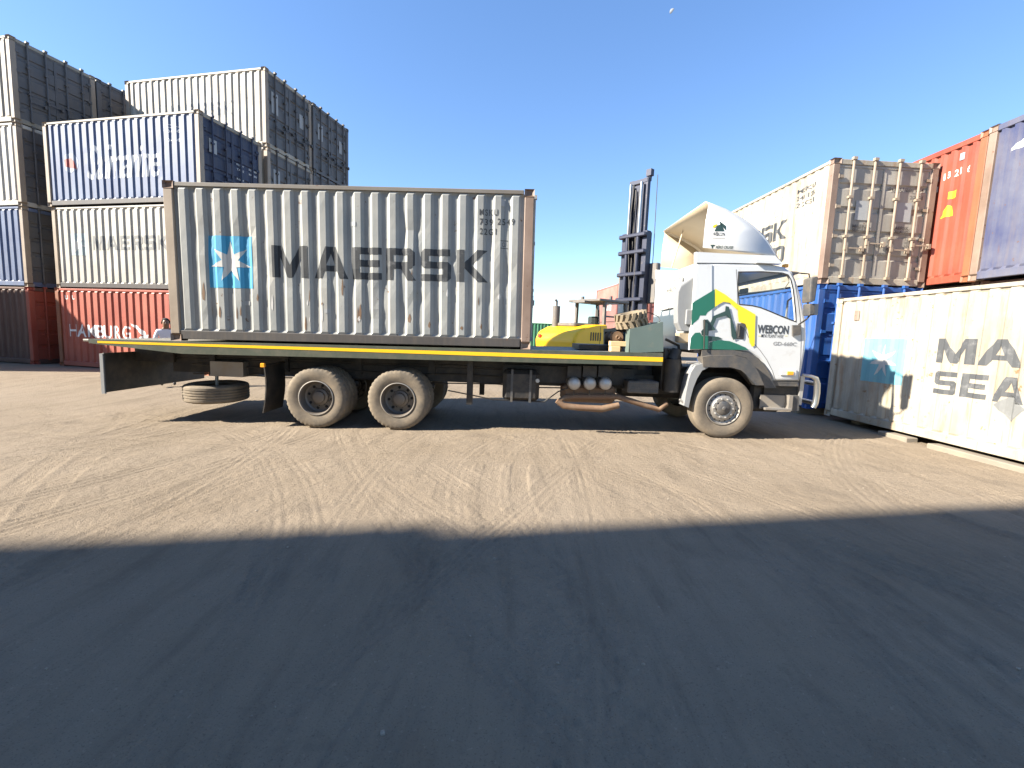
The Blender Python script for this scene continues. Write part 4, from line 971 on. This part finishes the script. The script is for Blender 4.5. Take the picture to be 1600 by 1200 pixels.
q = px(7.80, (1254.5, 588), (1261, 589), (1255, 633.5), (1250, 633)); b = MB(); b.prism([Vector((p_.x, 0, p_.z)) for p_ in q], 7.85, 7.90); b.prism([Vector((p_.x, 0, p_.z)) for p_ in q], 9.90, 9.95); tp('bull_bar_bracket', b, M_alu)
for y0 in (7.86,):
    A = [aty(u, v_, 7.87) for u, v_ in ((1254, 586), (1268, 588.5), (1274.5, 591.5), (1277, 600), (1276.5, 615), (1274, 630), (1270.5, 637))]
    b = MB(); b.tube(A, [.025, .03, .045, .05, .05, .048, .045], 14); 
    b.tube([Vector((p_.x, 9.93, p_.z)) for p_ in A], [.025, .03, .045, .05, .05, .048, .045], 14)
    for k in (3, 5): b.tube([Vector((A[k].x, 7.9, A[k].z)), Vector((A[k].x, 9.9, A[k].z))], .04, 12)
    tp('bull_bar', b, M_chrome, sm=50)
# mirrors
mY = 7.62
b = MB(); b.tube([aty(1243, 426, CY), aty(1252, 427, mY), aty(1264, 428, mY), aty(1265.5, 436, mY)], .012, 8); b.tube([aty(1266, 492, mY), aty(1260, 499, mY), aty(1248, 507, CY-.03)], .013, 8); b.tube([aty(1265.5, 436, mY), aty(1261, 492, mY)], .013, 8); ma = tp('mirror_arm', b, M_blk)
q = px(mY, (1258, 436), (1268, 433), (1269, 437), (1264.5, 471), (1256, 474), (1255.5, 468)); b = MB(); b.prism([Vector((p_.x, 0, p_.z)) for p_ in q], mY-.16, mY+.06); mm = tp('mirror', b, M_dgp); bv = mm.modifiers.new('bev', 'BEVEL'); bv.width = .02; bv.segments = 2
q = px(mY, (1257, 475), (1266, 475.5), (1265, 493), (1257, 494)); b = MB(); b.prism([Vector((p_.x, 0, p_.z)) for p_ in q], mY-.13, mY+.05); mm = tp('wide_angle_mirror', b, M_dgp); bv = mm.modifiers.new('bev', 'BEVEL'); bv.width = .02; bv.segments = 2
q = px(mY, (1266.5, 475), (1273, 475.5), (1271.5, 492.5), (1266, 492.5)); b = MB(); b.prism([Vector((p_.x, 0, p_.z)) for p_ in q], mY-.10, mY+.03); tp('mirror_back_cover', b, M_gp)
b = MB(); b.tube([aty(1243, 426, CF), Vector((aty(1258, 428, CF).x-.3, CF+.2, 2.85)), Vector((4.85, CF+.2, 2.7))], .012, 8); b.cbox(4.72, 4.84, CF+.1, CF+.32, 2.25, 2.72, .02); tp('far_mirror', b, M_dgp)
# sun visor corner, roof marker, interior
b = MB(); q = px(CY, (1238, 423.5), (1249, 424.5), (1248.5, 428), (1240, 427)); b.prism([Vector((p_.x, 0, p_.z)) for p_ in q], CY+.02, CF-.02); tp('sun_visor', b, M_dgp)
b = MB(); q = aty(1229, 415, CY+.3); b.cbox(q.x-.03, q.x+.04, q.y, q.y+.10, q.z-.03, q.z+.03, .01); tp('roof_marker_lamp', b, M_orangel)
b = MB(); b.cbox(4.45, 4.72, CY+.07, CF-.07, 1.7, 2.12, .05); b.cbox(3.1, 4.7, CY+.07, CF-.07, 1.44, 1.52, .02); tp('dashboard', b, M_int)
for yy in (8.02, 9.3):
    b = MB(); b.cbox(3.45, 3.98, yy, yy+.5, 1.60, 1.86, .06); b.cbox(3.36, 3.50, yy+.02, yy+.48, 1.80, 2.28, .05); tp('seat', b, M_int)
b = MB(); cpt = Vector((4.33, 8.25, 2.06)); pts = []
for i in range(25):
    a = 2*math.pi*i/24; pts.append(cpt+Vector((.20*math.cos(a)*.5, .21*math.sin(a), .20*math.cos(a)*.87)))
b.tube(pts, .014, 8, False); b.tube([cpt+Vector((.2, 0, -.15)), cpt], .03, 8); b.tube([pts[0], pts[12]], .012, 6); tp('steering_wheel', b, M_blk)
b = MB(); b.tube([aty(1228, 498, CY+.25), aty(1231, 470, CY+.25), aty(1238, 465, CY+.22)], .016, 8); tp('pillar_grab_handle', b, M_gp)
b = MB(); q = aty(1197, 455, 8.9); b.cbox(4.35, 4.41, 8.78, 9.05, 2.58, 2.68, .015); tp('rear_view_mirror', b, M_dgp)

# ================================================================ THINGS ON THE BED
def brick_thing(name, lab, cat, b, M, sm=None):
    me = b.mesh(name)
    if sm: smooth(me, sm)
    o = obj(name, me, M); tag(o, lab, cat); return o
M_pine = plain('pine_block', (.58, .41, .22), .8, vary=.2, bmp=.3, bscale=12)
q = px(7.95, (954, 537), (984, 538), (984, 545.5), (954, 544.5)); b = MB(); b.cbox(q[0].x, q[1].x, 7.95, 8.12, bz(1.7)+.085, bz(1.7)+.17, .006); o = brick_thing('timber_block', 'upper pale timber block beside the green headboard on the bed', 'timber', b, M_pine)
b = MB(); b.cbox(q[0].x+.01, q[0].x+.17, 7.93, 8.15, bz(1.7)-.01, bz(1.7)+.083, .006); o = brick_thing('timber_block', 'lower pale timber block lying on the truck deck', 'timber', b, M_pine)
# chunky lugged tyre lying tilted on the headboard
tc = aty(984, 497, 8.02)
def lugtyre():
    R, wd = .25, .23; pr = [(.15, .03), (.17, 0), (.24, -.005), (R-.02, .015), (R-.005, .05), (R, wd/2), (R-.005, wd-.05), (R-.02, wd-.015), (.24, wd+.005), (.17, wd), (.15, wd-.03)]
    b = MB(); b.lathe(pr, 40, closed=True)
    for k in range(16):
        for s_ in (0, 1):
            a0 = 2*math.pi*(k+.5*s_)/16; V = []
            for i, (yy, da) in enumerate(((0, 0), (.06, .07), (wd/2+.01, .20))):
                yy = yy-.006 if i == 0 else yy
                if s_: yy = wd-yy
                for r_, h_ in ((R-.03, -.045), (R-.03, .045), (R+.028, .03), (R+.028, -.03)):
                    a = a0+da+h_/R*.8; V.append((r_*math.sin(a), yy, r_*math.cos(a)))
            F = [(0, 1, 2, 3), (11, 10, 9, 8)]+[(4*i+j, 4*i+4+j, 4*i+4+(j+1) % 4, 4*i+(j+1) % 4) for i in (0, 1) for j in range(4)]
            b.add(V, F)
    return b
M_rub3 = plain('dusty_lug_rubber', (.16, .13, .09), .9, dirt=.8, dirtcol=(.27, .21, .13))
o = brick_thing('lug_tyre', 'small chunky lugged tyre lying tilted above the winch on the truck bed', 'tyre', lugtyre(), M_rub3, 30)
o.location = (tc.x, 8.02, tc.z+.09); o.rotation_euler = (math.radians(-84), math.radians(-13), 0)
o.rotation_mode = 'XYZ'
b = MB(); b.tube([aty(1003, 488, 8.6), aty(1018, 489, 8.5), aty(1029, 495, 8.4), aty(1031.5, 501, 8.35), aty(1028, 505, 8.3)], .007, 6); o = brick_thing('wire_loop', 'thin wire loop springing from the tyre behind the cab', 'wire', b, M_blk)

# ================================================================ CONTAINER FORKLIFT BEHIND THE TRUCK
FY = 30.; fq = aty(983, 540, FY)
FK = thing('container_forklift', 'yellow container forklift with tall dark mast, standing behind the truck', 'forklift', (fq.x, FY, 0), (0, 0, math.radians(38))); FK.scale = (1.2, 1.2, 1.14)
M_fy = plain('forklift_yellow', (.90, .50, .004), .4, vary=.05, dirt=.05); M_mast = plain('mast_steel_dark', (.026, .030, .05), .45, .3, dirt=.08); M_dk = plain('forklift_dark_grey', (.12, .11, .10), .6, dirt=.3)
def fp(name, b, M, parent=None, sm=None):
    me = b.mesh(name)
    if sm: smooth(me, sm)
    return obj(name, me, M, parent or FK)
# local: x forwards (mast at x = 0), y to the left, z up
cwp = [(-5.6, 0, .75), (-5.65, 0, 1.25), (-5.45, 0, 1.62), (-4.9, 0, 1.88), (-4.2, 0, 2.02), (-3.4, 0, 2.06), (-3.4, 0, 1.0), (-4.0, 0, .95), (-4.3, 0, .75)]
b = MB(); b.prism(cwp, -1.35, 1.35); cw = fp('counterweight', b, M_fy); bv = cw.modifiers.new('bev', 'BEVEL'); bv.width = .12; bv.segments = 3
b = MB(); b.cbox(-4.9, -3.6, -.6, .6, 1.9, 2.10, .06); fp('hood', b, M_dk)
for yy in (.9,):
    b = MB(); b.cbox(-5.68, -5.60, yy, yy+.2, 1.3, 1.48, .02); fp('tail_light', b, M_redl)
b = MB(); b.box(-3.6, .2, -.9, .9, .7, 1.15); b.box(-2.9, -.6, -1.3, -.9, .9, 1.3); b.box(-2.9, -.6, .9, 1.3, .9, 1.3); fp('chassis', b, M_dk)
b = MB(); b.tube([(-4.7, .9, 1.8), (-4.7, .9, 2.95)], .19, 14); b.tube([(-4.7, .9, 2.95), (-4.7, .9, 3.2), (-4.8, .9, 3.28)], .06, 10); fp('exhaust_stack', b, M_dk, sm=40)
for x, y in ((-2.75, -.95), (-2.75, .95), (-.95, -.95), (-.95, .95)):
    b = MB(); b.tube([(x, y, 1.2), (x+(.0 if x < -2 else -.25), y*.97, 3.25)], .11, 6); fp('cab_post', b, M_dk).location.x = -.5
b = MB(); b.cbox(-3.25, -1.05, -1.05, 1.05, 3.22, 3.36, .03); b.box(-3.6, -3.2, -.4, .4, 3.15, 3.25); cr = fp('cab_roof', b, M_dk); cr.location.x = -.5
for x, y in ((-2.2, -.8), (-2.7, .6)): b = MB(); b.tube([(x, y, 3.36), (x, y, 3.55)], .09, 10); fp('beacon', b, M_dk, cr)
M_fg = glass('forklift_glass', (.62, .70, .70))
b = MB(); b.add([(-2.7, -.96, 1.35), (-1.1, -.96, 1.35), (-1.25, -.93, 3.2), (-2.7, -.93, 3.2)], [(0, 1, 2, 3)]); b.add([(-2.78, -.9, 1.35), (-2.78, .9, 1.35), (-2.76, .9, 3.2), (-2.76, -.9, 3.2)], [(0, 1, 2, 3)]); fp('cab_glass', b, M_fg).location.x = -.5
b = MB(); b.cbox(-2.5, -1.9, -.3, .3, 1.3, 1.7, .06); b.cbox(-2.6, -2.4, -.3, .3, 1.6, 2.5, .06); fp('seat', b, M_blk).location.x = -.5
b = MB(); b.cbox(-1.3, -1.0, -.5, .5, 1.2, 1.9, .05); fp('dashboard', b, M_dk).location.x = -.5
for s_ in (-1, 1):
    b = MB(); b.box(-.18, .16, s_*.66-.15, s_*.66+.12, .4, 7.3); b.box(.165, .26, s_*.66-.13, s_*.66+.0, .4, 7.25); fp('outer_mast', b, M_mast)
    b = MB(); b.box(-.10, .12, s_*.46-.13, s_*.46+.12, .9, 10.15); fp('inner_mast', b, M_mast)
    b = MB(); b.tube([(-.28, s_*.34, .8), (-.28, s_*.34, 7.2)], .11, 10); cy = fp('lift_cylinder', b, M_mast, sm=40)
    b = MB(); b.tube([(-.28, s_*.34, 7.2), (-.28, s_*.34, 9.9)], .075, 10); fp('piston_rod', b, M_chrome, cy, 40)
for z in (3.6, 5.0, 6.2, 7.1):
    b = MB(); b.cbox(-.42, -.16, -.86, .86, z-.12, z+.10, .05); fp('mast_cross_member', b, M_mast)
for z_ in (1.75, 2.45): b = MB(); b.box(-3.25, -1.55, -1.02, -.93, z_, z_+.08); fp('cab_side_bar', b, M_dk)
b = MB(); b.box(-3.25, -1.5, -1.0, -.94, 1.2, 1.75); fp('cab_side_panel', b, M_dk)
for k in range(2): b = MB(); b.tube([(-.12, -.12+.24*k, 1.0), (-.12, -.12+.24*k, 9.6)], .04, 6); fp('lift_chain', b, M_blk)
b = MB(); b.box(-.02, .06, -.52, .52, 1.0, 9.85); fp('mast_chain_panel', b, M_mast)
b = MB(); b.box(-.12, .14, -.54, .54, 9.92, 10.12); fp('mast_head', b, M_mast)
b = MB(); b.tube([(.14, -.5, 10.0), (.18, -.5, 10.5)], .10, 8); b.box(.0, .26, -.66, -.36, 10.25, 10.6); fp('sheave_bracket', b, M_mast)
b = MB(); b.tube([(.32, -.85, 10.3), (.34, -.9, 6.0), (.30, -.9, 4.0)], .02, 6); b.tube([(-.32, .1, 9.8), (-.35, .25, 7.2), (-.34, .0, 4.2)], .025, 6); b.tube([(-.33, -.2, 7.0), (-.4, -.35, 5.0), (-.36, -.3, 2.8)], .03, 6); fp('hose', b, M_blk)
b = MB(); b.cbox(.25, .60, -1.25, 1.25, 3.4, 5.6, .05); b.cbox(.6, 1.4, -.9, .9, 3.9, 4.25, .05); fp('spreader_carriage', b, M_dk)
for k in range(5): b = MB(); b.box(-4.6+k*.16, -4.52+k*.16, -1.362, -1.345, 1.25, 1.65); fp('vent_slot', b, M_blk)
b = MB(); b.box(-3.95, -3.93, -1.356, -1.34, 1.0, 1.95); fp('panel_gap', b, M_blk)
b = MB(); b.box(-5.62, -3.45, -1.36, -1.345, .80, .90); fp('dark_skirt', b, M_dk)
for x, R_, y in ((-.55, .62, 1.15), (-4.6, .52, 1.1)):
    for s_ in (-1, 1):
        pr = [(R_*.5, .04), (R_*.55, 0), (R_*.9, 0), (R_, .05), (R_, .35), (R_*.9, .4), (R_*.55, .4), (R_*.5, .36)]
        b = MB(); b.lathe(pr, 28, closed=True); tw = fp('tyre', b, M_rub, sm=35); tw.location = (x, s_*y-.2, R_)
        b = MB(); b.lathe([(R_*.52, .06), (R_*.4, .12), (0, .12)], 20); b.lathe([(R_*.52, .34), (R_*.4, .28), (0, .28)], 20); fp('rim', b, M_fy, tw, 35)

# ================================================================ THE PERSON BEHIND THE TRUCK
def person(x, y, rz, lab):
    P_ = {'pel': (0, 0, .90, .15, .11), 'sp': (0, .01, 1.10, .135, .10), 'ch': (0, .0, 1.30, .165, .115), 'nk': (0, -.005, 1.45, .055, .055), 'hd0': (0, -.02, 1.53, .075, .085), 'hd1': (0, -.015, 1.62, .078, .095), 'hd2': (0, 0, 1.68, .05, .06)}
    for s_, n_ in ((-1, 'l'), (1, 'r')):
        P_.update({'sh'+n_: (s_*.17, 0, 1.38, .062, .062), 'el'+n_: (s_*.25, -.02, 1.12, .045, .045), 'wr'+n_: (s_*.22, -.16, .94, .033, .033), 'ha'+n_: (s_*.21, -.21, .89, .036, .022),
                   'hp'+n_: (s_*.09, 0, .84, .088, .09), 'kn'+n_: (s_*.11, -.02, .48, .06, .06), 'an'+n_: (s_*.12, .02, .09, .042, .042), 'to'+n_: (s_*.13, -.14, .04, .042, .032)})
    E__ = [('pel', 'sp'), ('sp', 'ch'), ('ch', 'nk'), ('nk', 'hd0'), ('hd0', 'hd1'), ('hd1', 'hd2')]
    for n_ in 'lr': E__ += [('ch', 'sh'+n_), ('sh'+n_, 'el'+n_), ('el'+n_, 'wr'+n_), ('wr'+n_, 'ha'+n_), ('pel', 'hp'+n_), ('hp'+n_, 'kn'+n_), ('kn'+n_, 'an'+n_), ('an'+n_, 'to'+n_)]
    keys = list(P_); me = bpy.data.meshes.new('body'); me.from_pydata([P_[k][:3] for k in keys], [(keys.index(a), keys.index(b_)) for a, b_ in E__], [])
    o = bpy.data.objects.new('tmp', me); COL.objects.link(o)
    sk = o.modifiers.new('s', 'SKIN'); 
    for i, k in enumerate(keys): me.skin_vertices[0].data[i].radius = P_[k][3:]; me.skin_vertices[0].data[i].use_root = (k == 'pel')
    sb = o.modifiers.new('d', 'SUBSURF'); sb.levels = 2; sb.render_levels = 2
    dg = bpy.context.evaluated_depsgraph_get(); m2 = bpy.data.meshes.new_from_object(o.evaluated_get(dg)); bpy.data.objects.remove(o)
    smooth(m2, 80); mats = [plain('skin_brown', (.16, .085, .05), .5), plain('shirt_pale', (.62, .63, .70), .8), plain('trousers_dark', (.05, .055, .08), .8), plain('shoe_black', (.02, .02, .02), .5)]
    for M in mats: m2.materials.append(M)
    for pg in m2.polygons:
        z = pg.center.z; ax_ = abs(pg.center.x)
        pg.material_index = 3 if z < .085 else 2 if z < .93 and ax_ < .19 else 0 if z > 1.43 or (ax_ > .19 and z < 1.12) else 1
    T = thing('person', lab, 'person', (x, y, 0), (0, 0, rz)); bo = obj('body', m2, mats, T)
    b = MB(); prof = []
    for i in range(9):
        for j in range(16):
            th = math.pi*.62*i/8; a = 2*math.pi*j/16; prof.append((.088*math.sin(th)*math.cos(a), .012+.108*math.sin(th)*math.sin(a), 1.62+.098*math.cos(th)))
    b.add(prof, [(i*16+j, i*16+(j+1) % 16, (i+1)*16+(j+1) % 16, (i+1)*16+j) for i in range(8) for j in range(16) if not (i > 3 and 8 < j < 16)]); me = b.mesh('hair'); smooth(me, 60); obj('hair', me, plain('hair_black', (.012, .011, .01), .8), T)
    b = MB()
    for sx in (-.03, .03): b.lathe([(0, -.013), (.008, -.010), (.012, 0)], 10, (sx, -.112, 1.60))
    obj('eyes', b.mesh('eyes'), plain('eye_dark', (.02, .02, .02), .3), T)
    b = MB(); b.tube([(0, -.108, 1.605), (0, -.135, 1.565), (0, -.108, 1.555)], [.008, .016, .01], 8); b.tube([(-.022, -.098, 1.53), (0, -.106, 1.528), (.022, -.098, 1.53)], .006, 6)
    for sx in (-1, 1): b.tube([(sx*.082, 0, 1.62), (sx*.092, .012, 1.59), (sx*.082, 0, 1.56)], .012, 6)
    me = b.mesh('face'); smooth(me, 60); obj('face', me, mats[0], T)
    # fingers and thumb
    for s_ in (-1, 1):
        for k in range(4):
            b = MB(); x0 = s_*.21+(k-1.5)*.017; L_ = (.05, .062, .058, .045)[k]; b.tube([(x0, -.215, .875), (x0, -.235, .875-L_*.5), (x0, -.225, .875-L_)], [.009, .0085, .007], 6); obj('finger', b.mesh('finger'), mats[0], bo)
        b = MB(); b.tube([(s_*.18, -.20, .91), (s_*.165, -.23, .885), (s_*.165, -.245, .86)], [.011, .010, .008], 6); obj('thumb', b.mesh('thumb'), mats[0], bo)
pp = aty(259, 503, 11.6)
person(pp.x, 11.6, math.radians(35), 'person in a pale shirt standing behind the rear of the truck bed')

# ================================================================ LOOSE STONES AND THE DAY MOON
b = MB(); sr = random.Random(5); ico = bmesh.new(); bmesh.ops.create_icosphere(ico, subdivisions=1, radius=1); iv = [v_.co.copy() for v_ in ico.verts]; ifc = [[v_.index for v_ in f.verts] for f in ico.faces]; ico.free()
for i in range(1600):
    if i == 0: q = atz(598, 1143, 0); x, y, s_ = q.x, q.y, .012
    else: x, y = sr.uniform(-6, 7), sr.uniform(1.5, 9.5); s_ = .0022+.009*sr.random()**6
    k = [sr.uniform(.7, 1.3) for _ in range(3)]; z = gz(x, y)+s_*.2
    b.add([(x+v_.x*s_*k[0]*sr.uniform(.85, 1.15), y+v_.y*s_*k[1]*sr.uniform(.85, 1.15), z+v_.z*s_*k[2]*.7) for v_ in iv], ifc)
o = obj('gravel', b.mesh('gravel'), plain('pale_stone', (.24, .205, .16), .9, vary=.4)); o['kind'] = 'stuff'; o['label'] = 'small loose stones scattered over the dirt yard'; o['category'] = 'gravel'
d = pray(1050.5, 18).normalized(); mc = Vector((0, 0, CH))+d*2000; b = MB(); r_ = 2000*3.0/FPX
tos = -SUN; ax = tos.orthogonal().normalized(); ay = tos.cross(ax); V = []
for i in range(9):
    for j in range(24):
        th = math.pi/2*i/8; a = 2*math.pi*j/24; V.append(mc+(tos*math.cos(th)+(ax*math.cos(a)+ay*math.sin(a))*math.sin(th))*r_)
b.add(V, [(i*24+j, i*24+(j+1) % 24, (i+1)*24+(j+1) % 24, (i+1)*24+j) for i in range(8) for j in range(24)]); me = b.mesh('moon'); smooth(me, 80)
o = obj('moon', me, plain('moon_pale', (.17, .19, .22), .9, vary=.2, bmp=0)); tag(o, 'small pale half moon high in the clear sky', 'moon')
